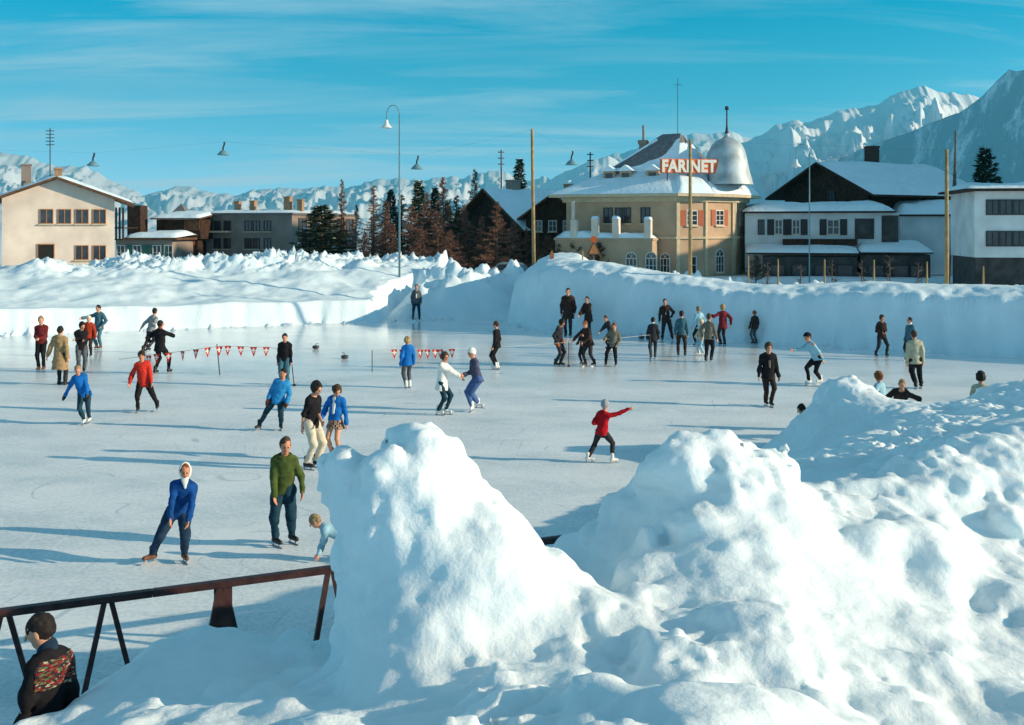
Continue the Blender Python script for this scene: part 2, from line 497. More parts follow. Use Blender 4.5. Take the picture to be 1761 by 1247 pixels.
    mr.inputs['To Min'].default_value = 0.55; mr.inputs['To Max'].default_value = 0.13
    L.new(w.outputs[0], mr.inputs['Value']); L.new(mr.outputs[0], b.inputs['Roughness'])
    bp = N.new('ShaderNodeBump'); bp.inputs['Strength'].default_value = 0.10; bp.inputs['Distance'].default_value = 0.02
    L.new(n2.outputs[0], bp.inputs['Height']); L.new(bp.outputs[0], b.inputs['Normal'])
    poly = [(-60, 6.5), (4.0, 6.5), (12, 14), (34, 24), (34, 60), (-60, 60)]
    tag(link_mesh('ice_rink', [(x, y, 0.0) for x, y in poly], [list(range(len(poly)))], m), kind='structure')

LBANK = np.array([(-80., 22.), (-60., 31.), (-40., 40.7), (-23.7, 48.4), (-14.5, 52.6), (-7.6, 55.6), (4., 61.0), (30., 73.)])
RBANK = np.array([(1.6, 80.), (0.9, 64.), (0.2, 57.), (-0.35, 54.2), (0.6, 51.8), (4.6, 48.6), (10.5, 45.0), (19.5, 40.2), (32., 33.), (60., 17.)])
def sdist(x, y, line):
    """signed distance to a polyline, positive on its left side"""
    best = np.full(x.shape, 1e9); sg = np.ones(x.shape); tt = np.zeros(x.shape)
    acc = 0.0
    for i in range(len(line) - 1):
        a, b = line[i], line[i + 1]; d = b - a; L = np.hypot(*d)
        t = np.clip(((x - a[0]) * d[0] + (y - a[1]) * d[1]) / L ** 2, 0, 1)
        ex, ey = x - a[0] - t * d[0], y - a[1] - t * d[1]
        q = np.hypot(ex, ey)
        s = np.sign(d[0] * (y - a[1]) - d[1] * (x - a[0]))
        m = q < best - 1e-9
        best = np.where(m, q, best); sg = np.where(m, s, sg); tt = np.where(m, acc + t * L, tt)
        acc += L
    return best * sg, tt

def ss(a, b, x):
    t = np.clip((x - a) / (b - a), 0, 1); return t * t * (3 - 2 * t)

def bank_height(x, y):
    z0 = np.zeros_like(x)
    n1 = fbm(x * 0.35, y * 0.35, z0, 3); n2 = fbm(x * 1.1, y * 1.1, z0 + 3, 4); n3 = fbm(x * 3.2, y * 3.2, z0 + 7, 3)
    GR = 1.55
    # left bank: cut wall, then a long slope, then a ridge of ploughed lumps
    d, t = sdist(x + .14 * n2 + .05 * n3, y + .14 * n2 + .05 * n3, LBANK)
    wall = 1.18 + 0.10 * n1
    lump = ss(-31, -25, x) * (0.55 + 0.45 * n1) + 0.12
    chunks = np.maximum(0, 1 - np.abs(n2) * 1.5) ** 2
    h = wall * ss(-.05, .38, d) + ss(0.3, 9.5, d) * 1.55 + 0.10 * n1 * ss(.4, 3, d) + 0.05 * n2 * ss(.5, 2, d)
    ridge = ss(6.5, 10.5, d) * (1 - ss(12.5, 16.5, d))
    h = h + ridge * lump * (0.50 + 0.58 * n2 + 0.50 * chunks + 0.55 * (np.abs(n3) - .3))
    # a low shelf of snow left of the gap
    hL = h * 1.0 + (GR - h) * ss(13.0, 19.0, d)
    hL = np.where(d > -0.3, np.maximum(hL, 0), 0)
    hL = hL * (1 - ss(-7.6, -6.9, x + .25 * n2 - np.clip(y - 60, 0, 6) * .55))
    # right bank: tall smooth wall that drops a little to the right
    d2, t2 = sdist(x + .09 * n2 + .05 * n3, y + .09 * n2 + .05 * n3, RBANK)
    X = np.clip(x, -2, 40)
    top = np.interp(X, [-.4, 0.3, 1.2, 2.2, 4.0, 6.0, 8.2, 10.5, 12.5, 14.5, 16, 18, 20, 40], [2.0, 2.85, 3.2, 3.38, 3.42, 3.12, 2.80, 2.55, 2.50, 2.66, 2.74, 2.70, 2.74, 2.9])
    top = top + 0.05 * n1 + .03 * n2 + .025 * n3 * ss(.3, 1.2, d2)
    prof = 0.86 * ss(-.05, .62, d2) + 0.14 * ss(.3, 2.0, d2)
    back = 1 - ss(3.0, 6.5, d2)
    pile = np.maximum(0, 0.55 * n1 + 0.75 * n2) * ss(6, 8, d2) * (1 - ss(13, 16, d2)) * 1.2
    hR = top * prof * back + (1 - back) * (GR - 0.25 + pile * .9)
    hR = np.where(d2 > -0.3, hR, 0)
    # between the banks: a packed ramp up to the street, with heaps beside it
    ramp = 1.55 * ss(57.5, 66., y) * ss(-8.5, -6.0, x) * (1 - ss(2., 3., x))
    heap = 0
    for (hx, hy, hh, rx, ry) in ((-4.2, 60.2, 2.0, 2.3, 1.5), (-2.2, 61.0, 2.5, 2.0, 1.6), (-5.6, 58.6, .85, 1.0, .9), (-1.4, 63.2, 2.5, 1.7, 1.3), (.1, 63.6, 2.75, 1.3, 1.2), (-3.5, 63.5, 2.6, 3.5, 1.8)):
        e = np.exp(-(((x - hx) / rx) ** 2 + ((y - hy) / ry) ** 2) ** 1.4)
        heap = np.maximum(heap, hh * e)
    heap = heap * (1 + .22 * n2 + .10 * n3 * ss(1.0, 2.0, heap))
    hM = np.maximum(ramp, heap)
    h = np.maximum(np.maximum(hL, hR), hM)
    crumb = np.maximum(0, n3 - .55) * .40
    dd = np.maximum(d, d2)
    h = np.where((dd > -1.3) & (dd <= 0.05), np.maximum(h, crumb * ss(-1.3, -.3, dd)), h)
    far = ss(69, 74, y)
    return h * (1 - far) + (GR + .05 * n1) * far - 0.05

def build_ground():
    g = MB()
    g.add([(-9000, -60, -0.35), (9000, -60, -0.35), (9000, 12000, -0.35), (-9000, 12000, -0.35)], [(0, 1, 2, 3)])
    tag(g.build('ground', SNOW_FAR), kind='structure')
    # terrain behind the rink with the ploughed banks
    xs = np.concatenate([np.arange(-62, -26, .3), np.arange(-26, 26, .13), np.arange(26, 62.1, .35)]); ys = np.concatenate([np.arange(17, 36, .3), np.arange(36, 68, .13), np.arange(68, 78, .5)])
    X, Y = np.meshgrid(xs, ys, indexing='ij')
    Z = bank_height(X, Y)
    nx, ny = X.shape
    V = np.stack([X, Y, Z], -1).reshape(-1, 3)
    i = np.arange(nx - 1)[:, None] * ny + np.arange(ny - 1)[None, :]
    F = np.stack([i, i + ny, i + ny + 1, i + 1], -1).reshape(-1, 4)
    keep = V[F][:, :, 2].max(1) > -0.045
    F = F[keep]
    tag(link_mesh('snow_banks', V, F, SNOW, None, True), kind='structure')
    # the street and gardens beyond, rising gently to the horizon
    xs = np.linspace(-400, 400, 120); ys = 77.5 + (np.linspace(0, 1, 60) ** 2) * 900
    X, Y = np.meshgrid(xs, ys, indexing='ij'); Z = 1.5 + .2 * fbm(X * .06, Y * .06, X * 0, 3) - (Y - 78) * 0.004
    nx, ny = X.shape; V = np.stack([X, Y, Z], -1).reshape(-1, 3)
    i = np.arange(nx - 1)[:, None] * ny + np.arange(ny - 1)[None, :]
    tag(link_mesh('village_ground', V, np.stack([i, i + ny, i + ny + 1, i + 1], -1).reshape(-1, 4), SNOW, None, True), kind='structure')
    # an unseen hill added beyond the right edge keeps that side of the village in shade
    xs = np.linspace(0, 90, 60); ys = np.linspace(60, 150, 60)
    X, Y = np.meshgrid(xs, ys, indexing='ij'); X = X + .60 * Y
    c = Y + .19 * X
    Z = ss(2, 14, X - .6 * Y) * (17 * ss(63, 67, c) + 14 * ss(81, 86, c)) * (1 - ss(125, 150, Y)) * (1 - ss(60, 88, X - .6 * Y)) + .6 * fbm(X * .1, Y * .1, X * 0, 3) - 1
    V = np.stack([X, Y, Z], -1).reshape(-1, 3)
    i = np.arange(59)[:, None] * 60 + np.arange(59)[None, :]
    tag(link_mesh('shade_hill', V, np.stack([i, i + 60, i + 61, i + 1], -1).reshape(-1, 4), SNOW, None, True), kind='structure')

def mountain_material():
    m = mat('mountain', (0.8, 0.8, 0.82), 0.9, 0.0, 1)
    N, L, b = nodes_of(m)
    g = N.new('ShaderNodeNewGeometry'); t = N.new('ShaderNodeTexCoord')
    sp = N.new('ShaderNodeSeparateXYZ'); L.new(g.outputs['Normal'], sp.inputs[0])
    n1 = N.new('ShaderNodeTexNoise'); n1.inputs['Scale'].default_value = 0.006; n1.inputs['Detail'].default_value = 9; n1.inputs['Roughness'].default_value = 0.7
    L.new(t.outputs['Object'], n1.inputs['Vector'])
    a = N.new('ShaderNodeMath'); a.operation = 'MULTIPLY_ADD'; a.inputs[1].default_value = 1.3; L.new(n1.outputs[0], a.inputs[0]); L.new(sp.outputs['Z'], a.inputs[2])
    r = N.new('ShaderNodeValToRGB'); r.color_ramp.elements[0].position = 0.80; r.color_ramp.elements[1].position = 0.93
    r.color_ramp.elements[0].color = (0.24, 0.24, 0.26, 1); r.color_ramp.elements[1].color = (0.86, 0.87, 0.89, 1)
    L.new(a.outputs[0], r.inputs[0]); L.new(r.outputs[0], b.inputs['Base Color'])
    return m
def forest_slope_material():
    m = mat('forested_slope', (0.8, 0.8, 0.82), 0.9, 0.0, 1)
    N, L, b = nodes_of(m)
    t = N.new('ShaderNodeTexCoord')
    n1 = N.new('ShaderNodeTexNoise'); n1.inputs['Scale'].default_value = 0.0045; n1.inputs['Detail'].default_value = 10; n1.inputs['Roughness'].default_value = 0.72
    L.new(t.outputs['Object'], n1.inputs['Vector'])
    sp = N.new('ShaderNodeSeparateXYZ'); L.new(t.outputs['Object'], sp.inputs[0])
    hz = N.new('ShaderNodeMapRange'); hz.inputs['From Min'].default_value = 100; hz.inputs['From Max'].default_value = 1000; hz.inputs['To Min'].default_value = -0.10; hz.inputs['To Max'].default_value = 0.28
    L.new(sp.outputs['Z'], hz.inputs['Value'])
    n3 = N.new('ShaderNodeTexNoise'); n3.inputs['Scale'].default_value = 0.05; n3.inputs['Detail'].default_value = 6; n3.inputs['Roughness'].default_value = 0.8; L.new(t.outputs['Object'], n3.inputs['Vector'])
    a0 = N.new('ShaderNodeMath'); a0.operation = 'MULTIPLY_ADD'; a0.inputs[1].default_value = 0.55; a0.inputs[2].default_value = -.275; L.new(n3.outputs[0], a0.inputs[0])
    a1 = N.new('ShaderNodeMath'); a1.operation = 'ADD'; L.new(n1.outputs[0], a1.inputs[0]); L.new(a0.outputs[0], a1.inputs[1])
    a = N.new('ShaderNodeMath'); a.operation = 'ADD'; L.new(a1.outputs[0], a.inputs[0]); L.new(hz.outputs[0], a.inputs[1])
    r = N.new('ShaderNodeValToRGB'); r.color_ramp.elements[0].position = 0.47; r.color_ramp.elements[1].position = 0.60
    r.color_ramp.elements[0].color = (0.36, 0.43, 0.46, 1); r.color_ramp.elements[1].color = (0.84, 0.85, 0.88, 1)
    L.new(a.outputs[0], r.inputs[0]); L.new(r.outputs[0], b.inputs['Base Color'])
    return m

def mountains(name, prof, Y0, depth, m, nu=420, nv=110, amp=0.16, freq=5.0, seed=0.0, foot=-40, power=1.15):
    """a range whose crest stands Y0 metres off; prof = crest as (photo column, row)"""
    px = np.array([p[0] for p in prof], float); py = np.array([p[1] for p in prof], float)
    us = np.linspace(px[0], px[-1], nu)
    row = np.interp(us, px, py)
    Y0 = np.interp(us, px, np.array([p[2] if len(p) > 2 else Y0 for p in prof], float)) if len(prof[0]) > 2 else np.full(nu, float(Y0))
    crestZ = CAMZ - (row - V0) * Y0 / FPX
    crestX = (us - U0) / FPX * Y0
    span = crestZ.max()
    vsn = np.linspace(-1, 0.45, nv)
    U, Vv = np.meshgrid(np.arange(nu), vsn, indexing='ij')
    CX = crestX[U]; CZ = crestZ[U]
    s = np.where(Vv < 0, 1 - np.abs(Vv) ** (1 / power) * 1.0, 1 - Vv * 1.6)
    s = np.clip(np.where(Vv < 0, (1 + Vv) ** power, s), 0, 1)
    Yw = Y0[U] + Vv * depth
    k = freq / span
    rg = ridged(CX * k + seed, Yw * k * 0.8, CX * 0 + seed, 8, 0.47)
    env = np.clip((np.abs(Vv)) * 3, 0, 1) ** 1.3 * np.clip((1 + Vv) * 2.5, 0, 1)
    fine = ridged(CX * k * 4.3 + seed * 2, Yw * k * 2.6, CX * 0 + seed, 4, 0.5)
    jag = fbm(CX * k * 4 + seed, CX * 0, CX * 0 + seed, 4) * span * 0.016
    Zw = foot + (CZ - foot) * s + (rg - 0.7) * amp * span * env * (0.35 + 0.65 * s) + (fine - .5) * amp * .20 * span * env + jag * s
    P = np.stack([CX * (1 + Vv * depth / Y0[U] * 0.6), Yw, Zw], -1).reshape(-1, 3)
    i = np.arange(nu - 1)[:, None] * nv + np.arange(nv - 1)[None, :]
    F = np.stack([i, i + nv, i + nv + 1, i + 1], -1).reshape(-1, 4)
    return tag(link_mesh(name, P, F, m, None, True), kind='structure')

def build_mountains():
    M, FO = mountain_material(), forest_slope_material()
    mountains('mountain_range', [(-260, 230), (-80, 246), (0, 262), (45, 268), (75, 282), (110, 284), (150, 287), (185, 306), (215, 322), (250, 337), (270, 331), (300, 322), (330, 321), (365, 330), (400, 336), (440, 327), (480, 321), (520, 327), (560, 319), (600, 322), (640, 312), (690, 306), (730, 312), (765, 302), (800, 306), (830, 296), (868, 297), (905, 312), (935, 302), (960, 318), (1000, 300), (1045, 268), (1075, 262), (1110, 250), (1160, 236), (1195, 229), (1230, 231), (1258, 224), (1292, 238), (1340, 262), (1400, 290)],
              8200, 2600, M, nu=620, amp=0.13, freq=3.4, seed=3.1)
    mountains('mountain_ridge', [(880, 345), (925, 322), (950, 306), (985, 288), (1010, 276), (1046, 266), (1080, 285), (1120, 300), (1200, 330)], 5200, 900, M, nu=160, nv=60, amp=0.15, freq=2, seed=8.3)
    mountains('mountain_peak', [(1180, 300, 5500), (1230, 275, 5500), (1270, 251, 5500), (1300, 233, 5500), (1335, 218, 5500), (1372, 205, 5500), (1400, 207, 5500), (1440, 194, 5500), (1475, 186, 5500), (1510, 180, 5500), (1530, 166, 5500), (1560, 156, 5500), (1590, 148, 5500), (1612, 157, 5500), (1640, 156, 5500), (1672, 166, 5500), (1700, 172, 5500), (1800, 150, 5500), (1900, 190, 5500)],
              5200, 2100, M, nu=420, nv=130, amp=0.22, freq=2.6, seed=5.7)
    mountains('forested_mountain', [(1330, 330, 5200), (1380, 306, 4900), (1419, 286, 4600), (1480, 258, 4200), (1544, 236, 3800), (1600, 214, 3400), (1652, 192, 3100), (1690, 163, 2900), (1712, 138, 2800), (1735, 117, 2700), (1748, 122, 2650), (1775, 118, 2550), (1820, 150, 2400), (1900, 130, 2200), (2000, 160, 2000)],
              3400, 900, FO, nu=380, nv=120, amp=0.14, freq=2.3, seed=1.9)
# ------------------------------------------------------------------ the big snow heaps in the foreground and the rail
NEAR_PTS = [  # photo column, photo row, metres away: points where the snow surface really is
 (60,1247,7.6),(200,1247,7.2),(400,1247,6.8),(600,1247,6.5),(800,1247,6.1),(1000,1247,5.9),(1200,1247,5.8),(1400,1247,6.1),(1600,1247,6.6),(1761,1230,7.0),(1950,1200,7.3),
 (110,1238,7.9),(180,1165,8.4),(250,1114,8.8),(320,1092,9.0),(380,1082,9.1),(440,1086,9.0),(480,1096,8.9),(520,1118,8.7),(548,1160,8.4),(590,1192,7.9),(300,1180,8.0),(450,1180,7.7),
 (640,1170,7.9),(760,1120,7.8),(860,1080,7.9),(960,1050,8.3),(1000,985,9.4),
 (1006,930,10.6),(1028,872,10.5),(1050,850,10.4),(1075,838,10.3),(1091,812,10.2),(1106,788,10.0),(1137,774,9.9),(1168,766,9.8),(1193,762,9.7),(1230,770,9.7),(1261,780,9.7),(1302,794,9.7),
 (1367,826,9.7),(1417,868,9.8),(1477,886,9.9),(1543,845,10.5),(1598,800,10.9),(1653,764,11.3),(1710,742,11.8),(1761,712,12.5),(1900,695,13.0),
 (1120,920,9.2),(1040,1020,8.5),(1200,900,8.8),(1250,1010,8.1),(1400,1000,8.5),(1500,960,9.3),(1700,900,10.3),(1100,1110,7.4),(1300,1150,7.0),(1550,1100,7.9),(1720,1050,8.9),(950,1120,7.3),(850,1150,6.9),
 (1450,872,12.2),(1420,800,15.2),(1550,806,13.8),(1600,752,16.2),(1427,760,19.0),(1530,739,19.6),(1633,714,19.2),(1345,800,15.4),
 (1364,776,21.5),(1377,734,22.0),(1407,690,22.4),(1440,665,22.6),(1472,656,22.8),(1502,690,22.8),(1523,704,22.8),(1568,708,22.6),(1608,704,22.4),(1688,676,22.5),(1761,666,22.5),(1900,660,22.5),(1700,707,19.4),
]
NEAR_W = [(-3.9,8.9,.55),(-3.3,9.7,.15),(-2.6,10.1,.15),(-1.9,10.3,.2),(-1.2,10.4,.2),(-.5,10.6,.2),(.2,11.0,.3),(-4.6,8.4,.42),(-4.6,7.2,.42),(-3.6,7.0,.8),(-4.5,5.6,1.0),
 (.9,11.4,.35),(1.4,11.9,.4),(2.0,12.6,.6),(2.7,14.0,.6),(3.3,15.8,.35),(3.9,17.4,.25),(4.4,19.0,.15),(4.9,20.6,.05),(5.3,22.4,.02),(6.2,24.0,.02),(8.0,24.4,.02),(10,24.4,.02),(13,24,.05),(-.8,11.6,.0),(-2,11.1,.0),(.2,12.2,.0),(1.2,13.2,.05),
 (6.6,11.2,2.6),(7.3,12.4,3.1),(8.0,13.6,3.2),(8.4,14.4,2.85),(8.8,15.6,2.2),(10.5,13,2.5),(10.5,16.5,2.2),(7.0,9.6,1.9),(8.6,9.4,1.7),(6.0,7,1.6),(4,4,2.3),(0,4,2.6),(-2.5,5,2.2),(8,6,1.4)]  # leading points: unseen ridge added off to the right to shade the trough
def near_height():
    A = [tuple(at(*p)) for p in NEAR_PTS] + NEAR_W
    A = np.array(A)
    P, z = A[:, :2], A[:, 2]
    n = len(P)
    def ker(r): return np.where(r > 1e-9, r * r * np.log(r + 1e-12), 0)
    D = np.hypot(P[:, None, 0] - P[None, :, 0], P[:, None, 1] - P[None, :, 1])
    M = np.zeros((n + 3, n + 3)); M[:n, :n] = ker(D) + np.eye(n) * 0.004
    M[:n, n] = 1; M[:n, n + 1:] = P; M[n, :n] = 1; M[n + 1:, :n] = P.T
    w = np.linalg.solve(M, np.concatenate([z, [0, 0, 0]]))
    def f(x, y):
        s = w[n] + w[n + 1] * x + w[n + 2] * y
        for i in range(n):
            s = s + w[i] * ker(np.hypot(x - P[i, 0], y - P[i, 1]))
        return s
    return f

def build_near_snow():
    rnd = np.random.RandomState(5)
    hf = near_height()
    h = 0.042
    S = SDF((-5.0, 4.2, -0.1), (12.2, 25.0, 3.95), h)
    X, Y = np.meshgrid(S.ax[0].astype(float), S.ax[1].astype(float), indexing='ij')
    H = hf(X, Y)
    yf = 12.3 + .435 * (X + 2.1)
    H = H - 3.0 * ss(-0.5, .2, Y - yf) * (1 - ss(1.2, 1.9, X))
    gx, gy = np.gradient(H, h)
    k = 1 / np.sqrt(1 + gx ** 2 + gy ** 2)
    S.F = ((S.ax[2][None, None, :] - H[:, :, None].astype(np.float32)) * k[:, :, None].astype(np.float32))
    def blob(px, py, Y_, rx, rz, ry, kk=.22):
        c = at(px, py, Y_); s_ = Y_ / FPX
        S.ell(c, (rx * s_, ry, rz * s_), kk)
    # the tall block in the middle
    blob(708, 985, 8.35, 125, 225, .60, .30); blob(650, 900, 8.45, 74, 140, .50, .15); blob(600, 806, 8.5, 46, 52, .36, .12); blob(704, 800, 8.5, 70, 62, .45, .16)
    blob(768, 868, 8.45, 62, 76, .40, .2); blob(856, 945, 8.4, 72, 70, .5, .22); blob(905, 1010, 8.3, 62, 66, .5, .25); blob(955, 1075, 8.1, 80, 70, .55, .3); blob(850, 1080, 8.0, 150, 120, .6, .3); blob(1020, 1130, 7.7, 90, 60, .5, .3)
    blob(640, 1060, 8.3, 60, 120, .45, .12); blob(800, 1010, 8.0, 120, 110, .45, .25); blob(730, 1130, 7.6, 120, 90, .5, .25)
    blob(500, 1120, 8.6, 40, 34, .25, .1); blob(560, 1195, 7.9, 40, 30, .25, .1)
    # knobs along the crests
    blob(1347, 832, 9.9, 22, 30, .18, .12); blob(1452, 682, 22.6, 42, 32, .5, .2); blob(1545, 872, 10.5, 46, 30, .35, .15); blob(1632, 822, 11.0, 60, 40, .4, .2)
    blob(1196, 812, 9.7, 60, 42, .4, .2); blob(1115, 945, 9.0, 30, 50, .2, .12); blob(1140, 1000, 8.7, 40, 52, .25, .12); blob(1030, 1080, 7.9, 60, 56, .35, .2); blob(1590, 960, 9.6, 80, 50, .5, .3); blob(1480, 920, 9.6, 60, 40, .4, .2)
    # frozen lumps scattered by the snow plough
    for i in range(190):
        x = rnd.uniform(-1.6, 6.5); y = rnd.uniform(5.2, 13.0)
        z = float(hf(np.array(x), np.array(y)))
        if z < 1.3 or y > 10.6: continue
        r = abs(rnd.normal(0, .11)) + .06
        S.ell((x, y, z - r * .35), (r * rnd.uniform(.8, 1.6), r * rnd.uniform(.8, 1.6), r * rnd.uniform(.6, 1.0)), r * .8)
    S.noise(0.065, 0.95, 3, band=.45, seed=3.3)
    S.billow(0.14, 1.9, 3, band=.40, seed=5.1)
    S.billow(0.050, 6.0, 2, band=.25, seed=9.4)
    S.noise(0.007, 15, 2, band=.12, seed=1.7)
    S.F[:, :, 0] = np.maximum(S.F[:, :, 0], 0.02)
    tag(S.build('snow_heaps', SNOW_NEAR), kind='structure')

WOOD_RED = mat('rail_wood', (0.050, 0.020, 0.018), 0.5, 0.35, 7, bump=0.3, bscale=60, bdist=.004)
def build_fence():
    """a painted rail on trestle legs along the near side of the ice"""
    P0, d = Vector((-2.1, 12.3, 0)), Vector((0.92, 0.40, 0)).normalized()
    n = Vector((-d.y, d.x, 0))
    z = Vector((0, 0, 1))
    root = empty('rink_railing', P0 - d * 1.0, 'dark red brown wooden rail on splayed trestle legs along the near edge of the ice', 'railing')
    q = lambda a, b, c: P0 + d * a + n * b + z * c
    m = MB()
    for a0, a1 in ((-7.6, -4.615), (-4.61, -2.02), (-2.015, .62), (.625, 4.2)):
        m.hexa([q(a0, -.045, .955), q(a1, -.045, .955), q(a1, .045, .955), q(a0, .045, .955), q(a0, -.045, 1.03), q(a1, -.045, 1.03), q(a1, .045, 1.03), q(a0, .045, 1.03)])
    m.build('rail', WOOD_RED, root)
    SX = 1.35
    def leg(a, b):
        m = MB()
        m.hexa([q(a + b * SX - .028, b - .028, 0), q(a + b * SX + .028, b - .028, 0), q(a + b * SX + .028, b + .028, 0), q(a + b * SX - .028, b + .028, 0),
                q(a + b * SX * .15 - .028, b * .15 - .028, .953), q(a + b * SX * .15 + .028, b * .15 - .028, .953), q(a + b * SX * .15 + .028, b * .15 + .028, .953), q(a + b * SX * .15 - .028, b * .15 + .028, .953)])
        m.build('leg', WOOD_RED, root)
    for px, py in ((8, 1050), (185, 1030), (382, 1008), (568, 980)):
        k = (px - U0) / FPX
        a = (k * P0.y - P0.x) / (d.x - k * d.y)
        leg(a, -.19); leg(a, .19)
        if px == 382:
            m = MB()
            m.hexa([q(a - .09, -.012, .30), q(a + .11, -.012, .30), q(a + .11, .012, .30), q(a - .09, .012, .30), q(a - .09, -.012, .952), q(a + .11, -.012, .952), q(a + .11, .012, .952), q(a - .09, .012, .952)])
            m.build('board', WOOD_RED, root)
    for a in (2.2, -5.7, -7.4): leg(a, -.19); leg(a, .19)
# ------------------------------------------------------------------ people
SKIN = mat('skin', (0.62, 0.30, 0.19), 0.55, 0.08, 8)
SKIN_TAN = mat('skin_tan', (0.60, 0.26, 0.15), 0.55, 0.08, 8)
LEGSKIN = mat('stocking', (0.42, 0.22, 0.14), 0.6, 0.08, 8)
DARKEYE = mat('eye_dark', (0.02, 0.015, 0.012), 0.3, 0.0)
LIPS = mat('lips', (0.40, 0.09, 0.07), 0.5, 0.05)
STEEL = mat('blade_steel', (0.30, 0.31, 0.33), 0.45, 0.05, metal=0.6)
def cloth(name, c, var=0.2):
    return mat('cloth_' + name, c, 0.92, var, 9.0, bump=0.35, bscale=120, spec=0.1, bdist=0.004)
def hairm(name, c):
    return mat('hair_' + name, c, 0.7, 0.3, 30.0, bump=0.5, bscale=140, spec=0.25, bdist=0.006)
HAIR = dict(black=hairm('black', (0.018, 0.013, 0.011)), brown=hairm('brown', (0.075, 0.042, 0.024)),
            auburn=hairm('auburn', (0.20, 0.065, 0.025)), blond=hairm('blond', (0.42, 0.27, 0.13)),
            fair=hairm('fair', (0.30, 0.20, 0.11)))

def ik(a, b, l1, l2, pole):
    a, b, pole = Vector(a), Vector(b), Vector(pole)
    d = b - a; L = d.length
    if L > (l1 + l2) * 0.995:
        b = a + d.normalized() * (l1 + l2) * 0.995; d = b - a; L = d.length
    L = max(L, abs(l1 - l2) * 1.02 + 1e-4)
    x = (l1 * l1 - l2 * l2 + L * L) / (2 * L)
    h = math.sqrt(max(l1 * l1 - x * x, 0))
    dn = d.normalized()
    q = pole - dn * pole.dot(dn)
    q = q.normalized() if q.length > 1e-5 else Vector((0, 0, 1)).cross(dn).normalized()
    return a + dn * x + q * h, b

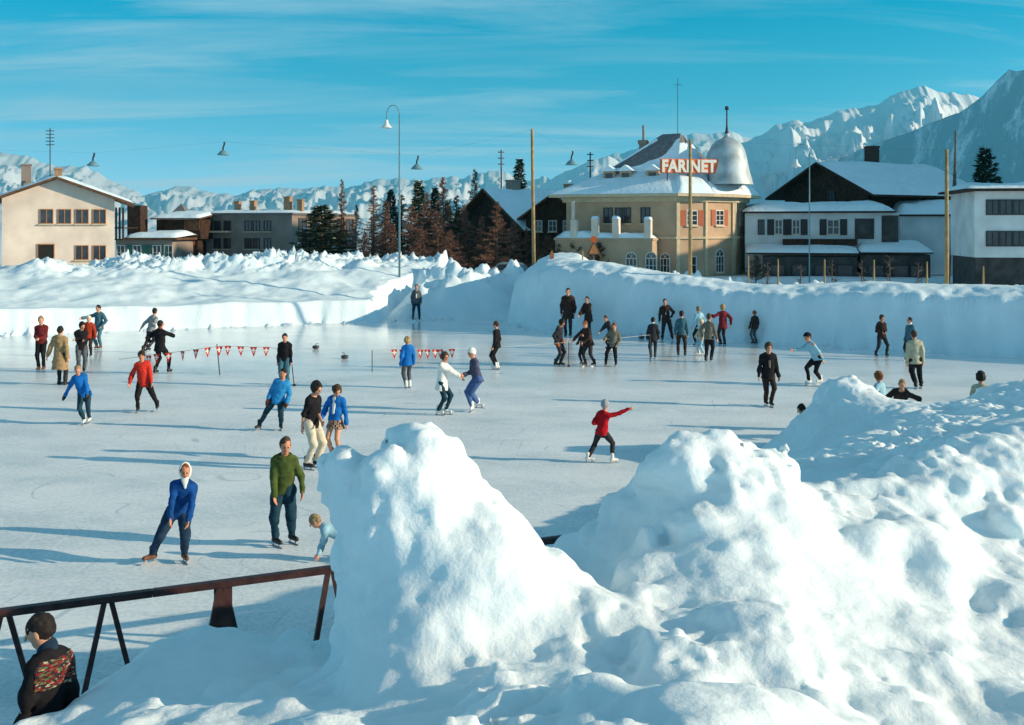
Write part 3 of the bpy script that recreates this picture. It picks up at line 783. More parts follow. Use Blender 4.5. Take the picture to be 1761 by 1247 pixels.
def person(label, base, hpx=None, th=0, H=None, top='sweater', topm=None, botm=None, bot='trousers', hair='short', hairc='brown',
           hatm=None, skin=None, bootm=None, skates=True, fa=(-.05, 0, 0), fb=(.05, 0, 0), ha=None, hb=None, lean=(0, 0), pel=(0, 0, None),
           head=(0, 8, 0), hem=None, sleeve=1.0, mitt=None, fdir=(0, 0), wide=1.0, extra=None, z0=0.0, kneeout=0.15, elbow=(None, None), scarfm=None, group=None, legm=None, elbout=0.5):
    if len(base) == 2:
        Y = ground_y(base[1], z0); B = Vector(((base[0] - U0) / FPX * Y, Y, z0))
    else:
        B = Vector(base); Y = B.y
    if H is None: H = hpx * Y / FPX
    skin = skin or SKIN
    h = 0.0075 if Y < 19 else (0.011 if Y < 30 else 0.014)
    t = R(th)
    f = Vector((math.sin(t), -math.cos(t), 0))
    l = Vector((math.cos(t), math.sin(t), 0))
    if l.x < -0.05 or (abs(l.x) <= 0.05 and l.y < 0): l = -l
    W = lambda o: B + Vector(o) * H
    pz = pel[2] if pel[2] is not None else 0.52
    pc = W((pel[0], pel[1], pz))
    up = Vector((lean[0], lean[1], 1)).normalized()
    ft = (f - up * f.dot(up)).normalized()
    lt = (l - up * l.dot(up)).normalized()
    ch = pc + up * 0.285 * H
    neck = pc + up * 0.315 * H
    # head frame
    hy, hp, ht = head
    ty = t + R(hy)
    hf = Vector((math.sin(ty), -math.cos(ty), 0)) * math.cos(R(hp)) - Vector((0, 0, 1)) * math.sin(R(hp))
    hl0 = Vector((math.cos(ty), math.sin(ty), 0))
    hu = hl0.cross(hf); hu = hu if hu.z > 0 else -hu
    hu = (hu + hl0 * math.sin(R(ht))).normalized()
    hl = hf.cross(hu).normalized()
    hc = neck + (up * 0.6 + hu * 0.4).normalized() * 0.045 * H + hu * 0.062 * H + hf * 0.012 * H
    hs = 1.07 if H > 1.6 else 1.07 + (1.6 - H) * 0.35          # children have bigger heads
    hr = (0.044 * H * hs, 0.056 * H * hs, 0.069 * H * hs)
    # limbs
    shw = 0.089 * wide
    sA, sB = ch - lt * shw * H - up * .012 * H, ch + lt * shw * H - up * .012 * H
    hipA, hipB = pc - lt * 0.048 * H, pc + lt * 0.048 * H
    up_l, fo_l, ha_l = 0.165 * H, 0.15 * H, 0.1 * H
    def hand_t(s, side, o):
        if o is None:
            return s + lt * side * 0.045 * H + Vector((0, 0, -1)) * 0.30 * H + ft * 0.03 * H
        return W(o)
    wA, wB = hand_t(sA, -1, ha), hand_t(sB, 1, hb)
    eA, wA = ik(sA, wA, up_l, fo_l, elbow[0] or (-f * 1.0 - l * elbout - Vector((0, 0, .3))))
    eB, wB = ik(sB, wB, up_l, fo_l, elbow[1] or (-f * 1.0 + l * elbout - Vector((0, 0, .3))))
    sole = 0.032 * H if skates else 0.0
    def foot(o, side, fd):
        a = t + R(fd)
        d = Vector((math.sin(a), -math.cos(a), 0))
        g = W((o[0], o[1], 0)) + Vector((0, 0, (o[2] if len(o) > 2 else 0) * H))
        return g, d
    gA, dA = foot(fa, -1, fdir[0]); gB, dB = foot(fb, 1, fdir[1])
    anA = gA + Vector((0, 0, sole + 0.05 * H)); anB = gB + Vector((0, 0, sole + 0.05 * H))
    kA, anA = ik(hipA, anA, 0.25 * H, 0.235 * H, f - l * kneeout); kB, anB = ik(hipB, anB, 0.25 * H, 0.235 * H, f + l * kneeout)
    gA = anA - Vector((0, 0, sole + 0.05 * H)); gB = anB - Vector((0, 0, sole + 0.05 * H))
    root = empty('person', B, label, 'person', group)
    pts = [pc, ch, neck, hc + hu * .08 * H, sA, sB, eA, eB, wA, wB, kA, kB, anA, anB, gA, gB]
    lo = np.min([list(p) for p in pts], 0) - 0.17 * H; hi = np.max([list(p) for p in pts], 0) + 0.17 * H
    lo[2] = min(lo[2], B.z - 0.02)
    def hand(S, e, w, side):
        d = ((w - e).normalized() * 0.85 + Vector((0, 0, -0.15))).normalized()
        pn = (lt * side * 0.8 + ft * -0.3); pn = (pn - d * pn.dot(d)).normalized()      # back of the hand
        w2 = d.cross(pn).normalized()
        if w2.dot(ft) < 0: w2 = -w2                                                       # thumb side
        u = H / 1.75
        pk = w + d * 0.045 * u
        S.cone(w, w + d * 0.085 * u, 0.030 * u, 0.040 * u, 0.012, pn, 1.9)
        for i, ln in enumerate((0.062, 0.074, 0.070, 0.054)):
            o = w + d * 0.085 * u + w2 * (0.030 - 0.0205 * i) * u
            m_ = o + d * ln * 0.5 * u - pn * 0.008 * u
            S.cone(o - d * 0.012, m_, 0.0095 * u, 0.0088 * u, 0.004)
            S.cone(m_, o + d * ln * 0.93 * u - pn * 0.028 * u, 0.0088 * u, 0.0075 * u, 0.004)
        tb = w + d * 0.03 * u + w2 * 0.028 * u
        S.cone(tb, tb + (d * 0.7 + w2 * 0.6) * 0.038 * u, 0.013 * u, 0.011 * u, 0.006)
        S.cone(tb + (d * 0.7 + w2 * 0.6) * 0.038 * u, tb + (d * 0.7 + w2 * 0.6) * 0.038 * u + (d * .95 - pn * .15) * 0.03 * u, 0.011 * u, 0.009 * u, 0.004)
        return w + d * 0.06 * u, d, pn
    # -- body: one continuous surface
    S = SDF(lo, hi, h)
    ax_h = [list(hl), list(hf), list(hu)]
    S.ell(hc + hu * 0.012 * H - hf * .006 * H, (hr[0], hr[1], hr[2] * 0.83), 0.0, ax_h)
    S.cone(hc - hu * .018 * H + hf * .010 * H, hc - hu * 0.046 * H + hf * 0.026 * H, hr[0] * .82, hr[0] * .48, 0.02 * H)
    S.cone(hc + hf * hr[1] * 0.92 + hu * .010 * H, hc + hf * hr[1] * 1.16 - hu * .010 * H, 0.0045 * H, 0.0085 * H, 0.008 * H)
    for s_ in (-1, 1):
        S.ell(hc + hl * s_ * hr[0] * 1.02 - hf * .004 * H - hu * 0.004 * H, (0.006 * H, 0.013 * H, 0.02 * H), 0.004, ax_h)
        if Y < 32: S.ell(hc + hf * hr[1] * 0.98 + hl * s_ * .018 * H + hu * .008 * H, (0.012 * H, .010 * H, .007 * H), 0, ax_h, op='sub')
    S.cone(neck - up * .03 * H, hc - hu * .035 * H - hf * .008 * H, 0.036 * H, 0.031 * H, 0.02 * H)
    S.cone(pc, pc + up * .13 * H, 0.070 * H, 0.060 * H, 0.03, list(ft), 1.5)
    S.cone(pc + up * .13 * H, ch - up * .03 * H, 0.060 * H, 0.078 * H, 0.03, list(ft), 1.5)
    S.cone(sA, sB, 0.028 * H, 0.028 * H, 0.04 * H)
    for s_, e_, w_ in ((sA, eA, wA), (sB, eB, wB)):
        S.cone(s_, e_, 0.027 * H, 0.022 * H, 0.02 * H); S.cone(e_, w_, 0.022 * H, 0.0165 * H, 0.008 * H)
    hands = [hand(S, eA, wA, -1), hand(S, eB, wB, 1)]
    for hp_, k_, a_, g_, d_ in ((hipA, kA, anA, gA, dA), (hipB, kB, anB, gB, dB)):
        q_ = 0.72 if bot != 'skirt' else 1.0
        S.cone(hp_, k_, 0.050 * H * q_, 0.032 * H * q_, 0.02 * H); S.cone(k_, k_ * .6 + a_ * .4 - d_ * .008 * H * q_, 0.031 * H * q_, 0.030 * H * q_, 0.01 * H)
        S.cone(k_ * .6 + a_ * .4 - d_ * .008 * H * q_, a_, 0.030 * H * q_, 0.020 * H, 0.01 * H)
        S.cone(a_ - d_ * .015 * H - Vector((0, 0, .025 * H)), a_ + d_ * .075 * H - Vector((0, 0, .033 * H)), 0.018 * H, 0.014 * H, 0.02 * H)
    S.build('body', legm or skin, root)
    if legm is not None: root.children[-1].data.materials[0] = skin
    # -- face
    if hf.dot(Vector((0, -1, 0))) > 0.25 and Y < 40:
        for s_ in (-1, 1):
            m_ = MB(); m_.lathe(hc + hf * hr[1] * 0.90 + hl * s_ * .018 * H + hu * .007 * H, [(0.0001, -.0055 * H), (.005 * H, -.004 * H), (.0068 * H, 0), (.005 * H, .004 * H), (0.0001, .0055 * H)], 10)
            m_.build('eye', DARKEYE, root, True)
        q = hc + hf * (hr[1] * 0.88) - hu * .033 * H
        m_ = MB(); m_.tube([q - hl * .014 * H - hf * .004 * H, q + hf * .004 * H, q + hl * .014 * H - hf * .004 * H], [.0035 * H, .006 * H, .0035 * H], 8)
        m_.build('mouth', LIPS, root, True)
    # -- hair or head covering
    def headgrid(r=1.9):
        return SDF(np.array(hc) - 0.13 * H * r / 1.4, np.array(hc) + 0.13 * H * r / 1.4, min(h, 0.009))
    def facecut(G, dz=0.0, big=1.0):
        G.ell(hc + hf * (0.062 * H) - hu * (.026 - dz) * H, (0.050 * H * big, 0.058 * H, 0.072 * H), 0, ax_h, op='sub')
    if hair in ('short', 'cap', 'bob', 'curly'):
        G = headgrid()
        if hair in ('short', 'cap'):
            G.ell(hc + hu * 0.015 * H - hf * .015 * H, (hr[0] * 1.10, hr[1] * 1.05, hr[2] * 0.94), 0, ax_h)
            G.ell(hc + hf * .078 * H - hu * .012 * H, (.055 * H, .062 * H, .066 * H), 0, ax_h, op='sub'); G.cut(hc - hu * .030 * H, -(hu - hf * .55).normalized()); amp = .006
        elif hair == 'bob':
            G.ell(hc + hu * 0.014 * H - hf * .014 * H, (hr[0] * 1.30, hr[1] * 1.18, hr[2] * 1.08), 0, ax_h)
            facecut(G, 0, .95); G.cut(hc - hu * .050 * H, -(hu - hf * .3).normalized()); amp = .006
        else:
            G.ell(hc + hu * 0.014 * H - hf * .012 * H, (hr[0] * 1.34, hr[1] * 1.2, hr[2] * 1.08), 0, ax_h)
            facecut(G, 0, .95); G.cut(hc - hu * .040 * H, -(hu - hf * .3).normalized()); amp = .010
        G.noise(amp * H, 28 / H, 3, seed=B.x)
        G.build('hair', HAIR[hairc], root)
    if hair == 'cap':
        G = headgrid()
        G.ell(hc + hu * .03 * H, (hr[0] * 1.2, hr[1] * 1.2, hr[2] * 0.78), 0, ax_h)
        G.cut(hc + hu * .026 * H, -hu)
        G.ell(hc + hu * .030 * H + hf * .055 * H, (hr[0] * 1.0, .035 * H, .006 * H), .004, ax_h)
        G.build('cap', hatm, root)
    if hair == 'knit':
        G = headgrid()
        G.ell(hc + hu * .016 * H - hf * .008 * H, (hr[0] * 1.25, hr[1] * 1.18, hr[2] * 1.0), 0, ax_h)
        facecut(G, -.006, .9); G.cut(hc - hu * .010 * H, -(hu - hf * .6).normalized())
        G.noise(.003 * H, (30, 30, 60), 2)
        G.build('knit_hat', hatm, root)
    if hair == 'headscarf':
        G = headgrid(2.6)
        G.ell(hc + hu * .008 * H - hf * .016 * H, (hr[0] * 1.22, hr[1] * 1.14, hr[2] * 1.12), 0, ax_h)
        G.cone(hc - hf * .07 * H - hu * .03 * H, hc - hf * .10 * H - hu * .07 * H, .02 * H, .008 * H, .02, list(hf), 1.3)
        G.ell(hc + hf * .052 * H + hu * .030 * H, (hr[0] * 1.0, .066 * H, hr[2] * 1.12), 0, ax_h, op='sub')
        G.cone(hc - hu * .058 * H + hf * .034 * H, hc - hu * .135 * H + hf * .052 * H, .036 * H, .014 * H, .012, list(hf), 2.0)
        G.noise(.005 * H, 16 / H, 3)
        G.build('headscarf', hatm, root)
        G = headgrid(); G.ell(hc + hu * .013 * H - hf * .012 * H, (hr[0] * 1.10, hr[1] * 1.07, hr[2] * .96), 0, ax_h); facecut(G, .006); G.cut(hc, -hu); G.noise(.005 * H, 28 / H, 3); G.build('hair', HAIR['auburn'], root)
    # -- top garment
    infl = {'sweater': .013, 'shirt': .010, 'jacket': .019, 'coat': .024, 'cardigan': .014}[top] * H
    if hem is None: hem = {'sweater': .035, 'shirt': .02, 'jacket': .06, 'coat': .27, 'cardigan': .05}[top]
    S = SDF(lo, hi, h)
    fl = 1.38
    if hem > 0.12:
        S.cone(pc + up * .10 * H, pc + up * .10 * H - (up * .45 + Vector((0, 0, 1)) * .55) * (hem + .2) * H, .066 * H + infl, .125 * H * wide + infl, .03, list(f), 1.25)
    else:
        S.cone(pc + up * .12 * H, pc - up * (hem + .03) * H, .070 * H + infl, (.099 + max(0, hem - .04) * .14 if bot != 'skirt' else .088) * H + infl, .02, list(ft), 1.25)
    S.cut(pc - (up * .5 + Vector((0, 0, 1)) * .5).normalized() * hem * H, -(up * .5 + Vector((0, 0, 1)) * .5).normalized())
    S.cone(pc + up * .12 * H, ch - up * .035 * H, .067 * H + infl, (.084 * wide) * H + infl, .035 * H, list(ft), fl)
    S.cone(sA + lt * .02 * H, sB - lt * .02 * H, .028 * H + infl * .7, .028 * H + infl * .7, .04 * H)
    S.cone(ch - up * .015 * H, neck + up * .008 * H, .052 * H, .037 * H + infl * .3, .03 * H)
    S.cut(neck + up * .020 * H, (up * .9 + ft * .35).normalized())
    for s_, e_, w_ in ((sA, eA, wA), (sB, eB, wB)):
        e2, w2_ = e_, w_ * sleeve + e_ * (1 - sleeve)
        S.cone(s_, e2, .028 * H + infl * .8, .024 * H + infl * .75, .022 * H)
        if sleeve > 0.05: S.cone(e2, w2_, .024 * H + infl * .75, .018 * H + infl * .6, .01 * H)
    S.noise(.0105 * H, (9 / H, 9 / H, 13 / H), 3, seed=B.x * 3 + 1)
    S.build(top, topm, root)
    # -- lower garment
    if bot in ('trousers', 'slacks'):
        S = SDF(lo, hi, h)
        S.cone(pc - up * .01 * H, pc + up * .05 * H, .081 * H, .078 * H, .02, list(ft), 1.35)
        S.cut(pc + up * .06 * H, up)
        w = 1.0 if bot == 'trousers' else 1.14
        for hp_, k_, a_ in ((hipA, kA, anA), (hipB, kB, anB)):
            S.cone(hp_, k_, .060 * H * w, .041 * H * w, .022 * H); S.cone(k_, a_ + (k_ - a_) * .1, .041 * H * w, .031 * H * w, .008 * H)
        S.noise(.0085 * H, (11 / H, 11 / H, 12 / H), 3, seed=B.x * 2 + 5)
        S.build('trousers', botm, root)
    elif bot == 'skirt':
        m_ = MB(); n = 48; rows = []
        wl_ = pc + up * .05 * H
        for i in range(7):
            q = i / 6
            c = wl_ - Vector((0, 0, 1)) * q * .15 * H
            rows.append([(c + lt * math.cos(2 * math.pi * k / n) * (.07 + .055 * q) * H * (1 + .06 * q * (k % 2)) + f * math.sin(2 * math.pi * k / n) * (.058 + .05 * q) * H * (1 + .06 * q * (k % 2))) for k in range(n)])
        vs_ = [p for r_ in rows for p in r_]
        m_.add(vs_, [(i * n + k, i * n + (k + 1) % n, (i + 1) * n + (k + 1) % n, (i + 1) * n + k) for i in range(6) for k in range(n)])
        m_.build('skirt', botm, root)
    # -- mittens
    if mitt is not None:
        for (c, d, pn), e_, w_ in ((hands[0], eA, wA), (hands[1], eB, wB)):
            S = SDF(np.array(c) - .12 * H, np.array(c) + .12 * H, min(h, .01))
            S.cone(w_ + (e_ - w_).normalized() * .02 * H, w_ + d * .045 * H, .024 * H, .030 * H, .01 * H)
            S.cone(w_ + d * .045 * H, w_ + d * .085 * H, .030 * H, .022 * H, .01 * H, list(pn), 1.3)
            S.cone(w_ + d * .03 * H + f * .01 * H, w_ + d * .055 * H + f * .035 * H, .012 * H, .010 * H, .008 * H)
            S.build('mitten', mitt, root)
    # -- boots, each with its blade
    bootm = bootm or BOOT_BLACK
    for a_, d_ in ((anA, dA), (anB, dB)):
        S = SDF(np.array(a_) - .15 * H, np.array(a_) + .15 * H, min(h, .010))
        zt = Vector((0, 0, 1))
        S.cone(a_ + zt * .055 * H, a_ - zt * .01 * H, .030 * H, .027 * H, .01 * H)
        S.cone(a_ - zt * .022 * H - d_ * .018 * H, a_ - zt * .028 * H + d_ * .085 * H, .027 * H, .021 * H, .02 * H)
        S.cut(a_ - zt * .05 * H, -zt)
        bo = S.build('ice_skate' if skates else 'shoe', bootm, root)
        if skates:
            m_ = MB()
            s2 = d_.cross(zt) * .0028 * H
            g = a_ - zt * .05 * H
            for q0, q1, z0_, z1_ in ((-.055, .115, -.032, -.020), (-.035, -.015, -.021, .001), (.055, .078, -.021, .001)):
                p = [g + d_ * q0 * H - s2 + zt * z0_ * H, g + d_ * q1 * H - s2 + zt * z0_ * H, g + d_ * q1 * H + s2 + zt * z0_ * H, g + d_ * q0 * H + s2 + zt * z0_ * H]
                m_.hexa(p + [x + zt * (z1_ - z0_) * H for x in p])
            m_.build('blade', STEEL, bo)
    info = dict(B=B, H=H, hc=hc, neck=neck, up=up, ft=ft, lt=lt, ch=ch, pc=pc, hands=hands, wA=wA, wB=wB, h=h, lo=lo, hi=hi, root=root, arms=((sA, eA), (sB, eB)), f=f, hf=hf, hu=hu)
    if extra: extra(info)
    return info

def shirt_front(m, name='shirt_front', wdt=.030, z0=-.17, z1=.012):
    """the strip of shirt that shows between the open sides of a jacket"""
    def fn(i):
        H, ch, up, ft, lt = i['H'], i['ch'], i['up'], i['ft'], i['lt']
        S = SDF(i['lo'], i['hi'], max(i['h'] * .8, .008))
        S.cone(ch + up * z1 * H + ft * .05 * H, ch + up * z0 * H + ft * .079 * H, wdt * H, wdt * .55 * H, 0, list(ft), 2.0)
        S.build(name, m, i['root'])
    return fn
def collar(m):
    def fn(i):
        H = i['H']
        S = SDF(np.array(i['neck']) - .1 * H, np.array(i['neck']) + .1 * H, .009)
        S.cone(i['neck'] + i['up'] * .012 * H, i['neck'] + i['up'] * .03 * H, .048 * H, .044 * H, 0)
        S.build('collar', m, i['root'])
    return fn
def scarf(m):
    def fn(i):
        H = i['H']
        S = SDF(np.array(i['neck']) - .14 * H, np.array(i['neck']) + .14 * H, .009)
        S.cone(i['neck'] + i['up'] * .005 * H, i['neck'] + i['up'] * .02 * H, .055 * H, .05 * H, 0.01)
        S.cone(i['neck'] + i['ft'] * .05 * H, i['neck'] + i['ft'] * .085 * H - i['up'] * .1 * H, .02 * H, .014 * H, 0.01)
        S.build('scarf', m, i['root'])
    return fn

BOOT_BLACK = mat('boot_black', (0.02, 0.018, 0.017), 0.45, 0.2, 20)
BOOT_WHITE = mat('boot_white', (0.75, 0.74, 0.70), 0.5, 0.06, 20)
BOOT_BROWN = mat('boot_brown', (0.16, 0.065, 0.035), 0.5, 0.2, 20)
C_BLACK = cloth('black', (0.016, 0.015, 0.017)); C_CHAR = cloth('charcoal', (0.035, 0.034, 0.04)); C_DKBR = cloth('dark_brown', (0.045, 0.028, 0.024))
C_NAVY = cloth('navy', (0.02, 0.045, 0.085)); C_BLUE = cloth('blue', (0.012, 0.15, 0.48)); C_ROYAL = cloth('royal', (0.01, 0.07, 0.26)); C_SKY = cloth('sky', (0.03, 0.25, 0.55))
C_TEAL = cloth('teal', (0.06, 0.15, 0.19)); C_GREEN = cloth('olive', (0.075, 0.105, 0.028)); C_JEAN = cloth('dark_teal', (0.016, 0.05, 0.075)); C_CREAM = cloth('cream', (0.62, 0.55, 0.42), .1)
C_TAN = cloth('tan', (0.36, 0.235, 0.12)); C_MAROON = cloth('maroon', (0.15, 0.022, 0.025)); C_RUST = cloth('rust', (0.38, 0.045, 0.02)); C_GREY = cloth('grey', (0.30, 0.30, 0.31)); C_DGREY = cloth('dark_grey', (0.10, 0.11, 0.12))
C_WHITE = cloth('white', (0.80, 0.79, 0.74), .05); C_PALEBLUE = cloth('pale_blue', (0.30, 0.52, 0.62), .1); C_RED = cloth('red', (0.50, 0.012, 0.02)); C_VIOLET = cloth('blue_violet', (0.07, 0.13, 0.30)); C_SLATE = cloth('slate', (0.075, 0.08, 0.14))
C_KHAKI = cloth('khaki', (0.45, 0.42, 0.30), .1); C_OLIVEG = cloth('olive_grey', (0.17, 0.155, 0.12)); C_WINE = cloth('wine', (0.17, 0.02, 0.03)); C_BROWNM = cloth('mitten_brown', (0.06, 0.02, 0.012)); C_ORANGE = cloth('orange', (0.5, 0.13, 0.03))
C_KNITGREY = cloth('knit_grey', (0.33, 0.34, 0.36), .1); C_YELLOW = cloth('ochre', (0.35, 0.22, 0.05))
# red jacket with an orange fleck, plaid skirt, patterned sweater
C_FLECK = mat('cloth_red_fleck', (0.50, 0.008, 0.012), 0.9, 0, 22, col2=(0.66, 0.05, 0.02))
C_PLAID = mat('cloth_plaid', (0.30, 0.17, 0.12), 0.9, 0.2, 9)
_N, _L, _b = nodes_of(C_PLAID)
_tc = _N.new('ShaderNodeTexCoord'); _ck = _N.new('ShaderNodeTexChecker'); _ck.inputs['Scale'].default_value = 22
_ck.inputs[1].default_value = (0.42, 0.30, 0.20, 1); _ck.inputs[2].default_value = (0.08, 0.035, 0.035, 1)
_L.new(_tc.outputs['Object'], _ck.inputs[0]); _L.new(_ck.outputs[0], _b.inputs['Base Color'])
C_FAIR = mat('cloth_patterned_band', (0.45, 0.012, 0.015), 0.9, 0.1, 9)
_N, _L, _b = nodes_of(C_FAIR)
_tc = _N.new('ShaderNodeTexCoord'); _mp = _N.new('ShaderNodeMapping'); _mp.inputs['Scale'].default_value = (24, 24, 66); _mp.inputs['Rotation'].default_value = (0.1, 0.15, 0.4)
_vo = _N.new('ShaderNodeTexVoronoi'); _vo.inputs['Scale'].default_value = 1.6; _vo.distance = 'MANHATTAN'
_cr = _N.new('ShaderNodeValToRGB'); _cr.color_ramp.interpolation = 'CONSTANT'
for _i, (_p, _c) in enumerate([(0.0, (0.015, 0.015, 0.02, 1)), (0.44, (0.22, 0.010, 0.013, 1)), (0.60, (0.09, 0.15, 0.06, 1)), (0.72, (0.18, 0.015, 0.012, 1)), (0.94, (0.42, 0.38, 0.24, 1))]):
    _e = _cr.color_ramp.elements[_i] if _i < 2 else _cr.color_ramp.elements.new(_p)
    _e.position = _p; _e.color = _c
_sp = _N.new('ShaderNodeSeparateColor')
_L.new(_tc.outputs['Object'], _mp.inputs[0]); _L.new(_mp.outputs[0], _vo.inputs['Vector']); _L.new(_vo.outputs['Color'], _sp.inputs[0]); _L.new(_sp.outputs[0], _cr.inputs[0]); _L.new(_cr.outputs[0], _b.inputs['Base Color'])

GS = 'skaters on the ice rink'
def build_people():
    P = person
    P('man in maroon sweater and dark trousers standing with clasped hands, far left of the ice', (71, 635), 90, 5, topm=C_MAROON, botm=C_BLACK, hair='short', hairc='fair', ha=(-.03, -.14, .60), hb=(.03, -.14, .60), skates=False, bootm=BOOT_BROWN, group=GS, head=(0, 12, 0))
    P('man seen from behind in a long loose tan coat, left of the ice', (103, 662), 99, 172, top='coat', topm=C_TAN, botm=C_CHAR, hairc='black', fa=(-.03, .04, 0), fb=(.09, 0, 0), ha=(-.25, 0, .42), hb=(.16, -.05, .47), wide=1.1, skates=False, group=GS, hem=.25)
    P('man in black jacket and grey trousers with folded arms before the rust red figure', (140, 641), 86, 25, top='jacket', topm=C_BLACK, botm=C_DGREY, bot='slacks', hair='bob', hairc='black', ha=(.06, -.13, .66), hb=(-.06, -.14, .68), group=GS, head=(20, 20, 0), wide=1.05)
    P('woman in rust red jacket with pale headscarf, half hidden behind the black jacketed man', (153, 614), 70, 5, top='jacket', topm=C_RUST, botm=C_DKBR, hair='knit', hatm=C_CREAM, hb=(.19, -.05, .45), group=GS)
    P('tall man in teal grey jacket and trousers reaching an arm over the rust red figure', (170, 601), 75, -8, top='jacket', topm=C_TEAL, botm=C_TEAL, hairc='black', ha=(-.33, -.12, .73), hb=(.10, -.10, .55), elbow=(None, Vector((1, .2, 0))), group=GS, bootm=BOOT_BROWN, head=(-10, 10, 0), fb=(.04, 0, 0))
    P('skater in light grey shirt leaning with arms swung out, behind the black clad skater', (252, 607), 78, 160, top='shirt', topm=C_GREY, botm=C_CHAR, hairc='black', fa=(-.08, 0, 0), fb=(.0, .07, .02), pel=(.10, 0, .50), lean=(.22, 0), ha=(-.14, 0, .52), hb=(.36, -.1, .66), group=GS)
    P('skater all in black with a bent elbow at the start of the left pennant row', (275, 644), 93, 165, top='jacket', topm=C_BLACK, botm=C_BLACK, hairc='black', fa=(-.09, 0, 0), fb=(.13, .1, .0), pel=(0, 0, .50), ha=(-.22, .1, .60), hb=(.13, .16, .74), elbow=(None, Vector((1, -.1, -.4))), group=GS, extra=scarf(C_RUST), wide=1.1)
    P('child in bright blue jacket and white skates with one arm flung out left', (148, 729), 105, 10, top='jacket', topm=C_BLUE, botm=C_JEAN, hair='short', hairc='fair', fa=(-.02, -.03, 0), fb=(.035, .05, .01), pel=(-.03, 0, .50), lean=(-.24, -.18), ha=(-.36, 0, .44), hb=(.07, -.14, .50), bootm=BOOT_WHITE, mitt=C_BLACK, group=GS, head=(10, 30, 0))
    P('woman in red patterned jacket and black trousers gliding with legs apart', (250, 709), 106, 12, top='jacket', topm=C_FLECK, botm=C_BLACK, hair='knit', hatm=C_DKBR, skin=SKIN_TAN, fa=(-.12, 0, 0), fb=(.16, .1, .02), pel=(-.02, 0, .50), lean=(-.12, 0), ha=(-.24, -.05, .48), hb=(.13, -.08, .47), hem=.09, group=GS)
    P('man in black sweater holding a stick upright, behind the blue jacketed boy', (490, 665), 90, 0, topm=C_BLACK, botm=C_TEAL, bot='slacks', hairc='black', skin=SKIN_TAN, ha=(-.13, -.06, .40), hb=(.13, -.06, .40), wide=1.12, group=GS)
    P('boy in sky blue jacket with dark mittens striding with legs wide apart', (468, 740), 110, 5, top='jacket', topm=C_SKY, botm=C_JEAN, hairc='black', skin=SKIN_TAN, fa=(-.20, .0, .01), fb=(.13, .02, 0), pel=(.09, 0, .485), lean=(.27, -.1), ha=(-.05, -.05, .49), hb=(.25, -.1, .45), mitt=C_BROWNM, group=GS, fdir=(-30, 15))
    P('woman in black pullover and cream slacks with bare forearms looking down', (536, 806), 149, 62, topm=C_BLACK, botm=C_CREAM, bot='slacks', hair='bob', hairc='black', ha=(-.10, -.05, .48), hb=(.13, -.08, .56), sleeve=.12, fa=(-.05, -.05, 0), fb=(.04, .06, 0), head=(0, 28, 0), lean=(.06, 0), group=GS, hem=.05)
    P('girl in blue cardigan and short plaid skirt looking down', (577, 790), 130, -15, top='cardigan', topm=C_BLUE, bot='skirt', botm=C_PLAID, hair='curly', hairc='brown', legm=LEGSKIN, ha=(-.17, -.08, .56), hb=(.15, -.04, .48), head=(35, 35, 0), lean=(.04, -.08), extra=shirt_front(C_WHITE), group=GS, hem=.06)
    P('child in blue anorak and grey trousers seen from behind with pale hair and white skates', (701, 668), 87, -155, top='jacket', topm=C_BLUE, botm=C_DGREY, hair='curly', hairc='blond', hb=(.13, 0, .42), bootm=BOOT_WHITE, group=GS, fa=(-.03, 0, 0), fb=(.04, .04, 0))
    P('woman in white three quarter coat holding hands with the white hatted skater', (760, 714), 107, 70, top='coat', topm=C_WHITE, botm=C_JEAN, hair='bob', hairc='brown', skin=SKIN_TAN, fa=(-.06, -.02, 0), fb=(.065, .05, 0), lean=(.10, 0), ha=(.32, -.04, .63), hb=(.30, .06, .60), bootm=BOOT_WHITE, hem=.119, group=GS, head=(-25, 8, 0))
    P('skater in slate sweater, blue slacks and white hat facing the white coated woman', (816, 707), 110, -70, topm=C_SLATE, botm=C_VIOLET, bot='slacks', hair='knit', hatm=C_WHITE, skin=SKIN_TAN, fa=(-.04, -.03, 0), fb=(.05, .1, .03), pel=(.045, 0, .50), lean=(-.20, -.05), ha=(-.16, -.07, .58), hb=(-.15, .05, .56), bootm=BOOT_WHITE, group=GS, head=(15, 12, 0), fdir=(60, 140))
    P('slim person all in black with white skates turned to the left, alone at mid rink', (854, 636), 82, -110, topm=C_BLACK, botm=C_BLACK, hairc='brown', bootm=BOOT_WHITE, fa=(-.02, 0, 0), fb=(.02, .03, 0), group=GS, hem=.05)
    P('man in open grey jacket and white shirt standing in the gap between the snow banks', (716, 549), 59, 5, top='jacket', topm=C_DGREY, botm=C_JEAN, hairc='black', skin=SKIN_TAN, fa=(-.10, 0, 0), fb=(.09, 0, 0), skates=False, extra=shirt_front(C_WHITE), group=GS)
    P('tall man in long dark coat by the shaded snow wall, taller of the two there', (977, 577), 80, -15, top='coat', topm=C_DKBR, botm=C_CHAR, hairc='black', wide=1.12, hem=.16, group=GS, skates=False)
    P('man in dark coat, hands forward, shorter of the two by the shaded snow wall', (1012, 578), 67, -40, top='coat', topm=C_DKBR, botm=C_CHAR, hairc='black', lean=(-.10, 0), ha=(-.24, -.1, .56), hb=(-.16, .05, .56), hem=.14, group=GS, skates=False)
    P('dark clad person with orange mittens bowing over, leftmost of the cluster by the pole', (960, 630), 81, 65, top='jacket', topm=C_CHAR, botm=C_CHAR, hair='bob', hairc='black', skin=SKIN_TAN, mitt=C_ORANGE, ha=(-.03, -.12, .52), hb=(.08, -.06, .56), lean=(.10, -.05), head=(0, 30, 0), group=GS, fa=(-.06, 0, 0), fb=(.05, 0, 0))
